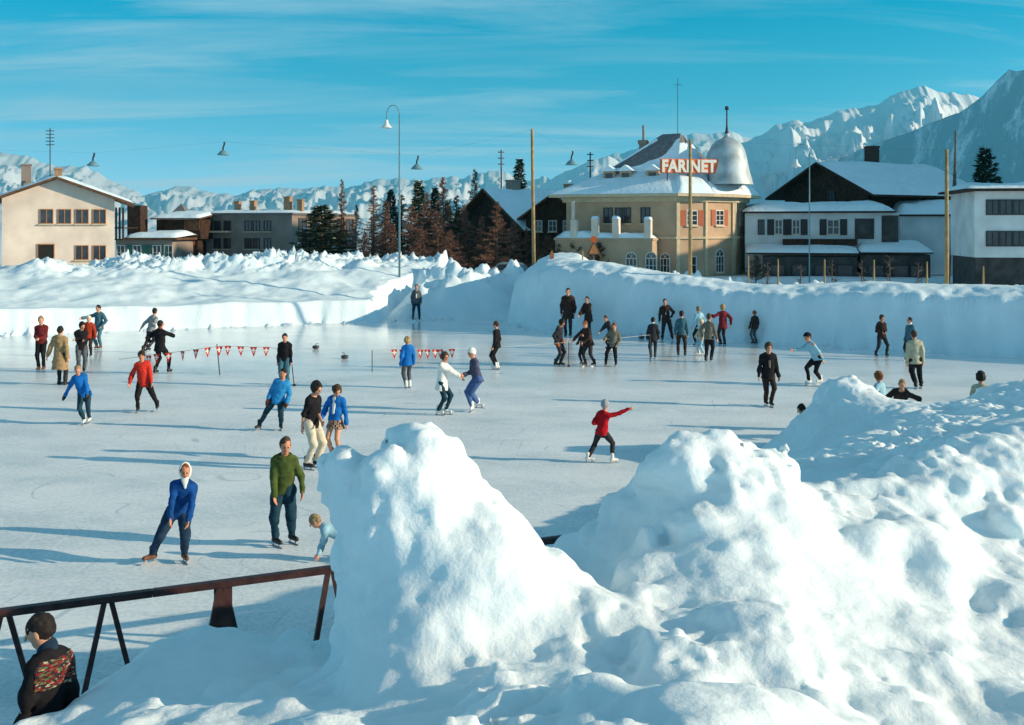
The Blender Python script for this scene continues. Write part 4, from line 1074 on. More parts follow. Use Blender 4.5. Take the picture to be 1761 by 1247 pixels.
    P('tall dark clad youth reaching an arm out to hold a pole', (1013, 630), 78, -50, top='jacket', topm=C_DKBR, botm=C_CHAR, hairc='auburn', skin=SKIN_TAN, fa=(-.08, 0, 0), fb=(.12, .02, 0), lean=(-.22, -.05), ha=(-.40, -.08, .545), hb=(-.13, -.15, .55), head=(10, 18, 0), group=GS, elbow=(Vector((0, 0, 1)), None))
    P('small boy with ruddy face in front of the youth with the pole', (1003, 627), 58, -35, top='jacket', topm=C_DKBR, botm=C_CHAR, hairc='black', skin=SKIN_TAN, ha=(-.2, -.1, .62), hb=(.0, -.14, .6), lean=(-.05, -.1), group=GS, head=(0, 15, 0))
    P('boy in dark jacket stooping to the left with arms stretched down', (1049, 601), 62, -60, top='jacket', topm=C_CHAR, botm=C_CHAR, hairc='brown', lean=(-.45, 0), pel=(.04, 0, .48), ha=(-.33, -.1, .44), hb=(-.28, .1, .46), group=GS, head=(15, 20, 0))
    P('boy in grey flecked jacket standing with legs apart, right in the pole cluster', (1051, 630), 76, -15, top='jacket', topm=C_OLIVEG, botm=C_BLACK, hair='short', hairc='auburn', fa=(-.12, 0, 0), fb=(.11, .0, 0), pel=(.03, 0, .5), lean=(.14, -.05), ha=(-.17, -.14, .60), hb=(.12, -.1, .50), group=GS, head=(-10, 20, 0))
    P('small boy in dark jacket seen from behind at the edge of the shadow', (1123, 617), 70, 178, top='jacket', topm=C_CHAR, botm=C_CHAR, hairc='black', group=GS, extra=collar(C_WHITE))
    P('man in dark suit with feet apart and a hand in his pocket', (1146, 584), 69, -5, top='jacket', topm=C_DKBR, botm=C_CHAR, bot='slacks', hairc='brown', fa=(-.10, 0, 0), fb=(.15, .02, 0), lean=(-.12, 0), hb=(.10, -.12, .58), elbow=(None, Vector((1, .2, 0))), group=GS, extra=shirt_front(C_WHITE, wdt=.02), wide=1.1, skates=False, hem=.09)
    P('person in teal pullover and dark trousers seen from behind on the sunlit edge', (1172, 614), 78, 172, topm=C_TEAL, botm=C_DKBR, hairc='black', fa=(-.07, 0, 0), fb=(.08, 0, 0), group=GS)
    P('person in pale blue anorak and black trousers moving through the shadow', (1203, 597), 69, -150, top='jacket', topm=C_PALEBLUE, botm=C_BLACK, hairc='fair', lean=(-.06, .05), fa=(-.09, 0, .0), fb=(.04, .1, 0), ha=(-.17, .05, .5), hb=(.14, -.1, .5), group=GS)
    P('small child in cream jacket and pale blue leggings, nearly hidden by the olive sweater', (1206, 612), 62, -80, top='jacket', topm=C_CREAM, botm=C_PALEBLUE, hair='knit', hatm=C_CREAM, lean=(.05, 0), ha=(-.18, -.05, .52), bootm=BOOT_WHITE, group=GS, fa=(-.06, 0, 0), fb=(.08, .05, 0))
    P('skater in olive grey sweater and black trousers gliding on the sunlit edge', (1219, 623), 82, 155, topm=C_OLIVEG, botm=C_BLACK, hairc='brown', skin=SKIN_TAN, fa=(-.07, -.04, 0), fb=(.06, .06, 0), hb=(.18, 0, .45), ha=(-.14, .08, .55), group=GS)
    P('person in dark red jacket with both arms spread, far side in shadow', (1243, 595), 70, -165, top='jacket', topm=C_WINE, botm=C_CHAR, hair='bob', hairc='blond', ha=(-.28, .05, .74), hb=(.20, .0, .54), wide=1.1, group=GS, hem=.09)
    P('small boy in dark jacket and grey trousers alone by the shaded wall', (1298, 592), 57, -150, top='jacket', topm=C_DKBR, botm=C_DGREY, hairc='auburn', ha=(-.17, 0, .48), group=GS)
    P('man in open black jacket walking towards the camera on the sunlit ice', (1321, 699), 108, 5, top='jacket', topm=C_BLACK, botm=C_DKBR, hair='bob', hairc='brown', fa=(-.02, .08, 0), fb=(.035, -.05, 0), ha=(-.16, -.04, .47), hb=(.16, -.04, .47), bootm=BOOT_BLACK, extra=shirt_front(C_OLIVEG, wdt=.026), wide=1.08, group=GS, hem=.075)
    P('skater in light blue shirt and dark cap bending with an arm stretched to the left', (1403, 662), 97, -65, top='shirt', topm=C_PALEBLUE, botm=C_BLACK, hair='cap', hairc='black', hatm=C_BLACK, skin=SKIN_TAN, fa=(-.12, -.02, 0), fb=(.12, .12, .0), pel=(.03, 0, .475), lean=(-.55, -.05), ha=(-.40, -.05, .63), hb=(.11, -.08, .44), bootm=BOOT_WHITE, group=GS, elbow=(Vector((0, -.3, -1)), None))
    P('person all in dark brown with feet apart and hands together, right side in shadow', (1516, 614), 71, 8, top='jacket', topm=C_DKBR, botm=C_CHAR, hair='bob', hairc='brown', skin=SKIN_TAN, fa=(-.14, 0, 0), fb=(.12, 0, 0), ha=(-.04, -.14, .61), hb=(.05, -.14, .62), group=GS)
    P('man in teal jacket with white collar, half hidden behind the khaki jacket', (1565, 620), 73, -70, top='jacket', topm=C_TEAL, botm=C_CHAR, hairc='black', extra=collar(C_WHITE), group=GS)
    P('skater in pale khaki jacket and black trousers seen from behind, right of the ice', (1580, 669), 99, 172, top='jacket', topm=C_KHAKI, botm=C_BLACK, bot='slacks', hairc='brown', fa=(-.05, 0, 0), fb=(.065, .06, 0), pel=(-.06, 0, .515), lean=(-.06, 0), ha=(-.20, 0, .47), hb=(.06, -.05, .47), hem=.07, wide=1.1, group=GS)
    q = at(1514, 642, 25.5); P('child with ginger hair and light blue sweater behind the snow heap', (q.x, q.y, 0), H=q.z, th=-140, topm=C_PALEBLUE, botm=C_JEAN, hair='curly', hairc='auburn', ha=(-.25, -.05, .62), lean=(-.05, 0), group=GS)
    q = at(1550, 660, 24.5); P('boy in dark brown jacket bent low behind the snow heap', (q.x, q.y, 0), H=q.z * 1.16, th=-25, top='jacket', topm=C_DKBR, botm=C_CHAR, hair='short', hairc='fair', lean=(-.05, -.6), pel=(0, .1, .50), ha=(-.28, -.18, .60), hb=(.2, -.2, .55), wide=1.15, head=(0, 20, 0), group=GS, elbout=1.2)
    q = at(1687, 642, 24.0); P('dark haired person with light collar showing above the snow ridge at the right edge', (q.x, q.y, 0), H=q.z, th=160, topm=C_KHAKI, botm=C_CHAR, hair='curly', hairc='black', group=GS)
    q = at(1390, 742, 23.3); P('crouching figure in black almost hidden behind the snow heap', (q.x, q.y, 0), H=1.55, th=-80, topm=C_BLACK, botm=C_BLACK, hairc='black', pel=(.03, 0, .22), lean=(-.25, 0), fa=(-.05, 0, 0), fb=(.04, .1, 0), ha=(-.20, 0, .2), hb=(-.18, .1, .2), head=(0, 30, 0), group=GS)
    P('child in red sweater and grey knit cap striding away with an outstretched arm', (1033, 797), 110, 150, topm=C_RED, botm=C_CHAR, hair='knit', hatm=C_KNITGREY, fa=(-.20, .03, .01), fb=(.18, .0, 0), pel=(.02, 0, .49), lean=(.12, 0), ha=(.02, .08, .62), hb=(.44, -.05, .86), bootm=BOOT_WHITE, group=GS, elbow=(None, Vector((0, 0, -1))), fdir=(-60, -40))
    P('woman in royal blue sweater and white headscarf bending forward as she skates', (291, 969), 184, 12, topm=C_ROYAL, botm=C_NAVY, bot='slacks', hair='headscarf', hatm=C_WHITE, skin=SKIN_TAN, fa=(-.155, 0, .01), fb=(.13, .04, 0), pel=(.075, .05, .475), lean=(.28, -.30), ha=(.085, -.24, .435), hb=(.235, -.2, .435), bootm=BOOT_BROWN, group=GS, fdir=(-55, 20), head=(5, 6, 0), hem=.045)
    P('boy in olive green sweater and dark jeans standing on black skates, nearest to the fence', (487, 938), 186, 8, topm=C_GREEN, botm=C_JEAN, bot='slacks', hairc='brown', skin=SKIN_TAN, fa=(-.065, -.03, 0), fb=(.065, .07, 0), lean=(.05, -.06), pel=(.0, .02, .51), ha=(-.055, -.10, .475), hb=(.185, -.05, .51), bootm=BOOT_BLACK, group=GS, head=(12, 14, 0), fdir=(35, 35), hem=.03)
    q = at(566, 966, 15.65); P('fair haired child in light blue pullover on hands and knees by the fence rail', (q.x, q.y, 0), H=1.28, th=-85, topm=C_PALEBLUE, botm=C_BLACK, hair='short', hairc='fair', pel=(.20, .04, .27), lean=(-2.2, -.1), fa=(.42, -.02, 0), fb=(.43, .14, 0), ha=(-.14, -.02, .05), hb=(-.12, .17, .05), head=(0, 38, 0), group=GS)
    q = at(76, 1058, 8.0)
    def band(i):
        # the knitted yoke: same surface as the sweater, 5 mm proud, cut to the back and the shoulder
        H, ch, up, ft, lt, pc = i['H'], i['ch'], i['up'], i['ft'], i['lt'], i['pc']
        S = SDF(i['lo'], i['hi'], .0075)
        g = .013 * H + .006
        S.cone(pc + up * .12 * H, ch - up * .035 * H, .067 * H + g, .084 * H + g, .035 * H, list(ft), 1.38)
        sA, sB = ch - lt * .089 * H - up * .012 * H, ch + lt * .089 * H - up * .012 * H
        S.cone(sA + lt * .02 * H, sB - lt * .02 * H, .028 * H + g * .8, .028 * H + g * .8, .04 * H)
        S.cone(ch - up * .015 * H, i['neck'] + up * .008 * H, .052 * H, .037 * H + g * .4, .03 * H)
        for s_, e_ in i['arms']: S.cone(s_, s_ + (e_ - s_) * .8, .028 * H + g * .85, .025 * H + g * .8, .022 * H)
        S.noise(.0105 * H, (9 / H, 9 / H, 13 / H), 3, seed=i['B'].x * 3 + 1)
        S.cut(ch + up * .020 * H, up); S.cut(ch - up * .115 * H, -up); S.cut(ch - ft * .030 * H, ft)
        S.build('patterned_yoke', C_FAIR, i['root'])
    P('boy in black sweater with red patterned yoke at the railing in the bottom left corner', (q.x + .01, q.y, .36), H=q.z - .36 - .02, th=-108, topm=C_BLACK, botm=C_BLACK, hairc='black', ha=(-.10, -.1, .42), hb=(.12, .05, .45), head=(22, 22, 0), lean=(.02, .03), skates=False, hem=.10, wide=1.0, extra=lambda i: (band(i), collar(C_NAVY)(i)))
# ------------------------------------------------------------------ buildings
PLASTER = mat('cream_plaster', (0.70, 0.58, 0.48), 0.9, 0.11, 0.7, bump=0.2, bscale=30)
OCHRE = mat('ochre_plaster', (0.48, 0.33, 0.215), 0.9, 0.11, 0.7, bump=0.2, bscale=30)
GREYPL = mat('grey_plaster', (0.26, 0.205, 0.17), 0.9, 0.11, 0.7, bump=0.2, bscale=30)
WHITEPL = mat('white_plaster', (0.70, 0.70, 0.68), 0.9, 0.11, 0.7, bump=0.15, bscale=30)
DARKWOOD = mat('dark_larch_boards', (0.045, 0.022, 0.012), 0.85, 0.4, 3, bump=0.4, bscale=20)
BROWNWOOD = mat('brown_wood', (0.12, 0.06, 0.03), 0.8, 0.3, 4)
SLATE = mat('slate_roof', (0.16, 0.16, 0.165), 0.75, 0.2, 5, bump=0.4, bscale=14)
GLASS = mat('window_glass', (0.03, 0.035, 0.045), 0.12, 0.3, 2, spec=0.5)
FRAMEW = mat('white_frame', (0.62, 0.60, 0.55), 0.6, 0.05, 6)
FRAMEB = mat('orange_brown_frame', (0.38, 0.17, 0.06), 0.6, 0.1, 6)
SHUTR = mat('red_brown_shutter', (0.42, 0.12, 0.055), 0.7, 0.1, 9)
SHUTD = mat('dark_shutter', (0.05, 0.045, 0.045), 0.7, 0.1, 9)
SHUTG = mat('green_shutter', (0.05, 0.14, 0.10), 0.7, 0.1, 9)
STONE = mat('stone_trim', (0.55, 0.45, 0.30), 0.85, 0.08, 3)
BRICK = mat('chimney_brick', (0.36, 0.22, 0.13), 0.9, 0.2, 8)
DARK = mat('dark_interior', (0.015, 0.014, 0.013), 0.8, 0.1, 3)
ZINC = mat('zinc_sheet', (0.44, 0.51, 0.53), 0.58, 0.2, 1.2, metal=0.3)
IRON = mat('dark_iron', (0.04, 0.04, 0.045), 0.6, 0.1, 5)
CANOPY = mat('shop_front', (0.07, 0.06, 0.055), 0.7, 0.3, 1.5)

def window(F, a, z, w, h, parent, fm=FRAMEW, shut=None, arch=False, bars=(1, 1), sill=True, d=0.0, t=.07):
    """frame standing proud of the wall, pane set back inside it"""
    m = MB()
    F.box(m, a - w / 2, a - w / 2 + t, d, d + .07, z, z + h); F.box(m, a + w / 2 - t, a + w / 2, d, d + .07, z, z + h)
    F.box(m, a - w / 2 + t, a + w / 2 - t, d, d + .068, z, z + t); F.box(m, a - w / 2 + t, a + w / 2 - t, d, d + .068, z + h - t, z + h)
    for i in range(bars[0]):
        c = a - w / 2 + w * (i + 1) / (bars[0] + 1); F.box(m, c - .03, c + .03, d, d + .055, z + t, z + h - t)
    for i in range(bars[1]):
        c = z + h * (i + 1) / (bars[1] + 1); F.box(m, a - w / 2 + t, a + w / 2 - t, d, d + .045, c - .022, c + .022)
    if arch:
        n = 10; pts = []
        for i in range(n):
            t0, t1 = math.pi * i / n, math.pi * (i + 1) / n
            p = lambda t_, r: (a - r * math.cos(t_), z + h + r * math.sin(t_))
            r0, r1 = w / 2 - t, w / 2
            q = [p(t0, r0), p(t1, r0), p(t1, r1), p(t0, r1)]
            m.hexa([F.p(x, d + .07, zz) for x, zz in q] + [F.p(x, d, zz) for x, zz in q])
        for t_ in (math.pi / 3, math.pi / 2, 2 * math.pi / 3):
            m.tube([F.p(a, d + .03, z + h), F.p(a - (w / 2 - t) * math.cos(t_), d + .03, z + h + (w / 2 - t) * math.sin(t_))], .022, 4)
    win = m.build('window', fm, parent)
    g = MB(); F.box(g, a - w / 2 + t * .5, a + w / 2 - t * .5, d + .004, d + .022, z + t * .5, z + h - t * .5 if not arch else z + h)
    if arch:
        g.prism([F.p(a - (w / 2 - t * .5) * math.cos(math.pi * i / 12), 0, z + h + .001 + (w / 2 - t * .5) * math.sin(math.pi * i / 12)) for i in range(13)], F.n * (d + .004), F.n * (d + .022))
    g.build('pane', GLASS, win)
    if sill:
        s = MB(); F.box(s, a - w / 2 - .08, a + w / 2 + .08, d, d + .16, z - .09, z - .002); s.build('sill', STONE, win)
    if shut:
        for sd in (-1, 1):
            s = MB(); c = a + sd * (w / 2 + .28)
            F.box(s, c - .25, c + .25, d, d + .05, z - .02, z + h + .02)
            for k in range(9): F.box(s, c - .20, c + .20, d + .05, d + .066, z + .06 + k * h / 9.4, z + .06 + k * h / 9.4 + h / 16)
            s.build('shutter', shut, parent)
    return win

def poly_prism(name, pts, z0, z1, m, parent):
    b = MB(); b.prism([(p[0], p[1], 0) for p in pts], Vector((0, 0, z0)), Vector((0, 0, z1))); return b.build(name, m, parent)

def slab(mb, a, b, c, d, t):
    """thick sheet over four corners"""
    a, b, c, d = Vector(a), Vector(b), Vector(c), Vector(d); z = Vector((0, 0, t))
    return mb.hexa([a, b, c, d, a + z, b + z, c + z, d + z])

def snow_slab(parent, a, b, c, d, t, name='roof_snow', nu=18, nv=12, m=None):
    """an uneven quilt of snow with rounded edges over four roof corners"""
    a, b, c, d = [Vector(q) for q in (a, b, c, d)]
    U, Vg = np.meshgrid(np.linspace(0, 1, nu), np.linspace(0, 1, nv), indexing='ij')
    A = [np.array(q) for q in (a, b, c, d)]
    P = (A[0] * ((1 - U) * (1 - Vg))[..., None] + A[1] * (U * (1 - Vg))[..., None] + A[2] * (U * Vg)[..., None] + A[3] * ((1 - U) * Vg)[..., None])
    e = np.minimum(np.minimum(U, 1 - U) * 9, np.minimum(Vg, 1 - Vg) * 7); e = np.sqrt(np.clip(e, 0, 1))
    nz = fbm(P[..., 0] * .7, P[..., 1] * .7, P[..., 2] * .7, 3)
    P[..., 2] += t * e * (1 + .3 * nz) + 0.012
    V = P.reshape(-1, 3)
    i = np.arange(nu - 1)[:, None] * nv + np.arange(nv - 1)[None, :]
    Fq = np.stack([i, i + nv, i + nv + 1, i + 1], -1).reshape(-1, 4)
    if np.cross(A[1] - A[0], A[3] - A[0])[2] < 0: Fq = Fq[:, ::-1]
    return link_mesh(name, V, Fq, m or SNOW_ROOF, parent, True)

def gable(root, F, w, dep, zb, ze, zr, ar, wallm, roofm, oh=(1.0, .9), snow=.25, thick=.16):
    """walls and pitched roof; the gable is the facade plane, the ridge runs away from it"""
    b = MB()
    f = [F.p(0, 0, zb), F.p(w, 0, zb), F.p(w, 0, ze), F.p(ar, 0, zr), F.p(0, 0, ze)]
    b.prism(f, Vector((0, 0, 0)), -F.n * dep)
    b.build('wall', wallm, root)
    sl, sr = (zr - ze) / ar, (zr - ze) / (w - ar)
    r = MB()
    L0, L1 = F.p(-oh[0], oh[1], ze - sl * oh[0]), F.p(-oh[0], -dep - oh[1], ze - sl * oh[0])
    R0, R1 = F.p(w + oh[0], oh[1], ze - sr * oh[0]), F.p(w + oh[0], -dep - oh[1], ze - sr * oh[0])
    T0, T1 = F.p(ar, oh[1], zr), F.p(ar, -dep - oh[1], zr)
    up = Vector((0, 0, .012))
    slab(r, L0 + up, T0 + up, T1 + up, L1 + up, thick); slab(r, T0 + up, R0 + up, R1 + up, T1 + up, thick)
    rf = r.build('roof', roofm, root)
    if snow:
        up = Vector((0, 0, thick + .012))
        i = -F.n * .12
        snow_slab(rf, L0 + up + i, T0 + up + i, T1 + up - i, L1 + up - i, snow); snow_slab(rf, T0 + up + i, R0 + up + i, R1 + up - i, T1 + up - i, snow)
    return rf

def chimney(parent, F, a, d, z0, z1, w, m=None, cap=True):
    b = MB(); F.box(b, a - w / 2, a + w / 2, d - w / 2, d + w / 2, z0, z1)
    if cap: F.box(b, a - w / 2 - .06, a + w / 2 + .06, d - w / 2 - .06, d + w / 2 + .06, z1 + .002, z1 + .12)
    c = b.build('chimney', m or BRICK, parent)
    return c

def build_buildings():
    # ---- cream house at the left edge
    F = Frame((-35.3, 72.42), (.935, .355))
    w = F.a_of(197); ar = F.a_of(98)
    root = empty('house', F.p(w / 2, 0, 0), 'cream gabled house with four small upper windows at the left edge', 'house')
    rf = gable(root, F, w, 5.2, 0, 7.05, 8.42, ar, PLASTER, BROWNWOOD, oh=(1.35, .8), snow=.22)
    for px in (80, 111, 141, 171):
        a = F.a_of(px); window(F, a, F.z_of(a, 385), .88, 1.04, root, FRAMEB, bars=(1, 0), t=.05)
    for px in (141, 171):
        a = F.a_of(px); window(F, a, F.z_of(a, 447), .88, 1.04, root, FRAMEB, bars=(1, 0), t=.05)
    a = F.a_of(79); zt = F.z_of(a, 421)
    m = MB(); F.box(m, a - .56, a - .5, 0, .07, .2, zt); F.box(m, a + .5, a + .56, 0, .07, .2, zt); F.box(m, a - .56, a + .56, 0, .072, zt + .002, zt + .07)
    dr = m.build('door', FRAMEB, root)
    m = MB(); F.box(m, a - .5, a + .5, .003, .03, .2, zt); m.build('doorway', DARK, dr)
    chimney(rf, F, F.a_of(99), -1.0, 8.3, 9.15, .5, BRICK); chimney(rf, F, F.a_of(39), -3.2, 7.4, 9.5, .62, GREYPL)
    m = MB(); mz = F.p(F.a_of(83), -2.2, 0)
    m.tube([(mz.x, mz.y, 8.2), (mz.x, mz.y, 12.2)], .035, 6)
    for q in range(5):
        m.tube([(mz.x - .3, mz.y, 11.0 + q * .25), (mz.x + .3, mz.y, 11.0 + q * .25)], .03, 5)
    m.build('antenna', IRON, rf)

    # ---- small dark chalet and the low shed between the two blocks
    F = Frame(at(196, 0, 92).xy, (.99, -.10))
    root = empty('hotel_wing', F.p(3, 0, 0), 'rambling beige building with snow covered flat roofs and green shutters behind the lumpy bank', 'building')
    ax = F.a_of
    def zz(py): return F.z_of(3, py)
    m = MB(); F.box(m, ax(199), ax(296), -5, 0, 0, zz(413)); m.build('wall', GREYPL, root)
    m = MB(); F.box(m, ax(216), ax(306), -5, .3, zz(413) + .003, zz(409)); lo = m.build('roof', BROWNWOOD, root)
    snow_slab(lo, F.p(ax(217), .3, zz(409)), F.p(ax(305), .3, zz(409)), F.p(ax(305), -4, zz(404)), F.p(ax(217), -4, zz(404)), .38)
    m = MB(); F.box(m, ax(233), ax(312), -8, -4.2, zz(412), zz(377)); m.build('upper_wall', DARKWOOD, root)
    m = MB(); F.box(m, ax(283), ax(311), -4.2, -4.1, zz(396), zz(378)); m.build('lit_wall_tint', BROWNWOOD, root)  # sunlit part of the upper wall put into a lighter brown panel
    m = MB(); slab(m, F.p(ax(228), -3.4, zz(377)), F.p(ax(317), -3.4, zz(377)), F.p(ax(312), -9, zz(366)), F.p(ax(234), -9, zz(366)), .12); up = m.build('roof', BROWNWOOD, root)
    snow_slab(up, F.p(ax(229), -3.45, zz(377) + .12), F.p(ax(316), -3.45, zz(377) + .12), F.p(ax(311), -9, zz(366) + .12), F.p(ax(235), -9, zz(366) + .12), .28)
    m = MB()
    b0 = [F.p(ax(233), -7, zz(367)), F.p(ax(264), -7, zz(367)), F.p(ax(264), -9, zz(367)), F.p(ax(233), -9, zz(367))]; tp = F.p(ax(247), -8, zz(346))
    m.add(b0 + [tp], [(0, 1, 4), (1, 2, 4), (2, 3, 4), (3, 0, 4)]); m.build('turret', SLATE, root)
    # balcony at the left
    m = MB(); F.box(m, ax(196), ax(219), -2, .8, zz(413), zz(411)); F.box(m, ax(196), ax(219), -2, .8, zz(393), zz(391))
    F.box(m, ax(196), ax(219), -4, -2.5, zz(412), zz(352))
    for px in (199, 206, 212, 218): F.box(m, ax(px) - .06, ax(px) + .06, .6, .75, zz(411), zz(393)); F.box(m, ax(px) - .06, ax(px) + .06, .6, .75, zz(391), zz(357))
    m.build('balcony', DARKWOOD, root)
    for px in (208, 236, 270, 290): window(F, ax(px), zz(447), .8, 1.3, root, FRAMEW, shut=SHUTG if px in (236, 270) else None)
    F2 = Frame(at(296, 0, 96).xy, (1, 0))
    root = empty('shed', F2.p(1, 0, 0), 'low dark shed with orange boards and a snowy roof left of the grey block', 'shed')
    z2 = lambda py: F2.z_of(0, py)
    m = MB(); F2.box(m, 0, F2.a_of(340), -4, 0, 0, z2(407)); m.build('wall', DARKWOOD, root)
    m = MB(); F2.box(m, -.2, F2.a_of(342), -4.2, .5, z2(407) + .003, z2(404)); sr = m.build('roof', BROWNWOOD, root)
    snow_slab(sr, F2.p(-.2, .5, z2(404)), F2.p(F2.a_of(342), .5, z2(404)), F2.p(F2.a_of(342), -4, z2(398)), F2.p(-.2, -4, z2(398)), .35)
    for px in (311, 320, 331): m = MB(); F2.box(m, F2.a_of(px) - .2, F2.a_of(px) + .2, 0, .05, z2(421), z2(409)); m.build('board', SHUTR, root)

    # ---- grey flat roofed block
    C = at(502, 0, 96)
    FL = Frame((C.x, C.y), (.955, -.297)); wl_ = -FL.a_of(336); FL = Frame((C.x - .955 * wl_, C.y + .297 * wl_), (.955, -.297))
    FR = Frame((C.x, C.y), (.40, .917)); wr = FR.a_of(612)
    ztop = FL.z_of(wl_, 369)
    root = empty('flat_roofed_block', FL.p(wl_ / 2, 0, 0), 'long grey flat roofed block with its lit end wall behind a dark fir', 'building')
    p = [FL.p(0, 0, 0), FL.p(wl_, 0, 0), FR.p(wr, 0, 0), FR.p(wr, 0, 0) + (FL.p(0, 0, 0) - FL.p(wl_, 0, 0))]
    poly_prism('wall', p, 0, ztop, GREYPL, root)
    ce = sum((Vector(q) for q in p), Vector()) / 4
    pr = [ce + (Vector(q) - ce) * 1.045 for q in p]
    rf = poly_prism('roof', pr, ztop + .003, ztop + .16, SLATE, root)
    snow_slab(rf, pr[0] + Vector((0, 0, ztop + .16)), pr[1] + Vector((0, 0, ztop + .16)), pr[2] + Vector((0, 0, ztop + .16)), pr[3] + Vector((0, 0, ztop + .16)), .3)
    for px in (374, 391, 427, 441, 460): 
        a = FL.a_of(px); window(FL, a, FL.z_of(a, 398), .75, 1.0, root, SHUTD, bars=(1, 0))
    for px in (374, 391, 427, 441, 460):
        a = FL.a_of(px); window(FL, a, FL.z_of(a, 428), .75, 1.0, root, SHUTD, bars=(1, 0))
    for px in (520, 540, 562, 585, 601):
        a = FR.a_of(px); window(FR, a, FL.z_of(wl_, 400), 1.3, 1.35, root, BROWNWOOD); window(FR, a, FL.z_of(wl_, 432), 1.3, 1.35, root, BROWNWOOD)
    m = MB(); FL.box(m, .1, FL.a_of(400), 0, .9, FL.z_of(2, 400), FL.z_of(2, 397)); m.build('ledge', STONE, root)
    for px, py in ((389, 349), (416, 348), (477, 341), (499, 346)):
        a = FL.a_of(px); chimney(rf, FL, a, -2.0, ztop + .1, FL.z_of(a, py) + .1, .5 if px != 477 else .62, BRICK)

    # ---- brown chalet behind the larches
    A0 = at(845, 0, 88)
    u = Vector((.6, -.8, 0)); F = Frame((A0.x - .6 * 5.0, A0.y + .8 * 5.0), (.6, -.8))
    root = empty('chalet', A0, 'dark brown chalet with a steep snowy roof half hidden by brown larches', 'chalet')
    rf = gable(root, F, 9.2, 9.5, 0, 5.3, 8.15, 4.6, DARKWOOD, BROWNWOOD, oh=(1.1, .7), snow=.3)
    chimney(rf, F, 4.6, -2.6, 7.9, 9.0, .9, GREYPL)
    F3 = Frame(at(905, 0, 84).xy, (.95, -.3))
    root = empty('chalet_annex', F3.p(2, 0, 0), 'low dark annex with small gabled snowy roofs left of the dome hotel', 'chalet')
    rf = gable(root, F3, 4.6, 5, 0, 6.0, 7.6, 2.3, DARKWOOD, BROWNWOOD, oh=(.6, .6), snow=.3)
    chimney(rf, F3, 2.6, -3.4, 7.3, 8.5, .6, BRICK)
    for a in (1.0, 2.2, 3.4): window(F3, a, 4.7, .7, .9, root, FRAMEW)

    # ---- the hotel with the dome
    C = at(1162, 0, 75)
    FL = Frame((C.x, C.y), (.92, -.392)); wl_ = -FL.a_of(974); FL = Frame((C.x - .92 * wl_, C.y + .392 * wl_), (.92, -.392))
    F1 = Frame((C.x, C.y), (.92, .392)); w1 = F1.a_of(1211)
    q1 = F1.p(w1, 0, 0); F2 = Frame(q1.xy, (.72, .694)); w2 = F2.a_of(1262)
    q2 = F2.p(w2, 0, 0); F3 = Frame(q2.xy, (.50, .866)); w3 = F3.a_of(1284)
    q3 = F3.p(w3, 0, 0)
    q4 = q3 + Vector((-2.0, 6.5, 0)); q5 = FL.p(0, 0, 0) + Vector((2.6, 5.2, 0))
    foot = [FL.p(0, 0, 0), FL.p(wl_, 0, 0), q1, q2, q3, q4, q5]
    root = empty('grand_hotel', C, 'ochre hotel with zinc dome, snowy hipped roof and red shutters', 'hotel')
    ze = F1.z_of(0, 338)
    poly_prism('wall', foot, 0, ze, OCHRE, root)
    ce = sum(foot, Vector()) / len(foot)
    def off(pts, d):
        n = len(pts); r = []
        for i in range(n):
            p, a, b = pts[i], pts[i - 1], pts[(i + 1) % n]
            e1 = (p - a).normalized(); e2 = (b - p).normalized()
            n1 = Vector((e1.y, -e1.x, 0)); n2 = Vector((e2.y, -e2.x, 0)); k = (n1 + n2); k = k / max(k.length_squared / 2, .5)
            r.append(p + k * d)
        return r
    # string course, cornice and corner pilasters
    zc = F1.z_of(0, 411)
    cz = off(foot, .16)
    poly_prism('cornice', cz, zc, zc + .16, STONE, root)
    cz2 = off(foot, .22); poly_prism('cornice', cz2, ze - .35, ze - .002, STONE, root)
    for F_, w_ in ((F1, w1), (F2, w2), (F3, w3)):
        m = MB(); F_.box(m, .02, .30, 0, .12, 0, zc - .003); F_.box(m, .02, .30, 0, .12, zc + .163, ze - .353); m.build('pilaster', STONE, root)
    m = MB(); F2.box(m, w2 - .30, w2 - .02, 0, .12, 0, zc - .003); F2.box(m, w2 - .30, w2 - .02, 0, .12, zc + .163, ze - .353); m.build('pilaster', STONE, root)
    def wz(py): return F1.z_of(.5, py)
    window(F1, w1 * .56, wz(388), .95, 1.1, root, FRAMEW, shut=SHUTR, bars=(1, 2)); window(F2, w2 * .50, wz(388), 1.05, 1.15, root, FRAMEW, shut=SHUTR, bars=(1, 2))
    window(F3, w3 * .55, wz(387), .7, 1.25, root, FRAMEW, bars=(1, 2))
    window(F2, w2 * .50, wz(471), 1.05, 1.25, root, FRAMEW, arch=True, bars=(2, 1)); window(F1, w1 * .62, wz(472), .5, 1.3, root, FRAMEW, bars=(0, 1))
    for px in (1046, 1066, 1077, 1110):
        a = FL.a_of(px); window(FL, a, FL.z_of(a, 384), .72, 1.15, root, SHUTD, bars=(1, 1))
    # balcony on the right side
    m = MB(); F3.box(m, w3 - .9, w3 + .3, .02, 1.0, wz(404), wz(401)); F3.box(m, w3 - .9, w3 + .3, .9, 1.0, wz(401) + .002, wz(385)); m.build('balcony', DARKWOOD, root)
    # roof: broad eaves, hipped skirt, steep upper roof and a short ridge
    ev = off(foot, 1.0)
    poly_prism('eaves', ev, ze + .003, ze + .20, STONE, root)
    ins = [ce + (p - ce) * .66 for p in foot]
    z1_ = ze + .203; z2_ = F1.z_of(0, 292)
    n = len(ev)
    sk = MB(); sk.add([p + Vector((0, 0, z1_)) for p in ev] + [p + Vector((0, 0, z2_)) for p in ins], [(i, (i + 1) % n, n + (i + 1) % n, n + i) for i in range(n)])
    rsk = sk.build('roof', SLATE, root)
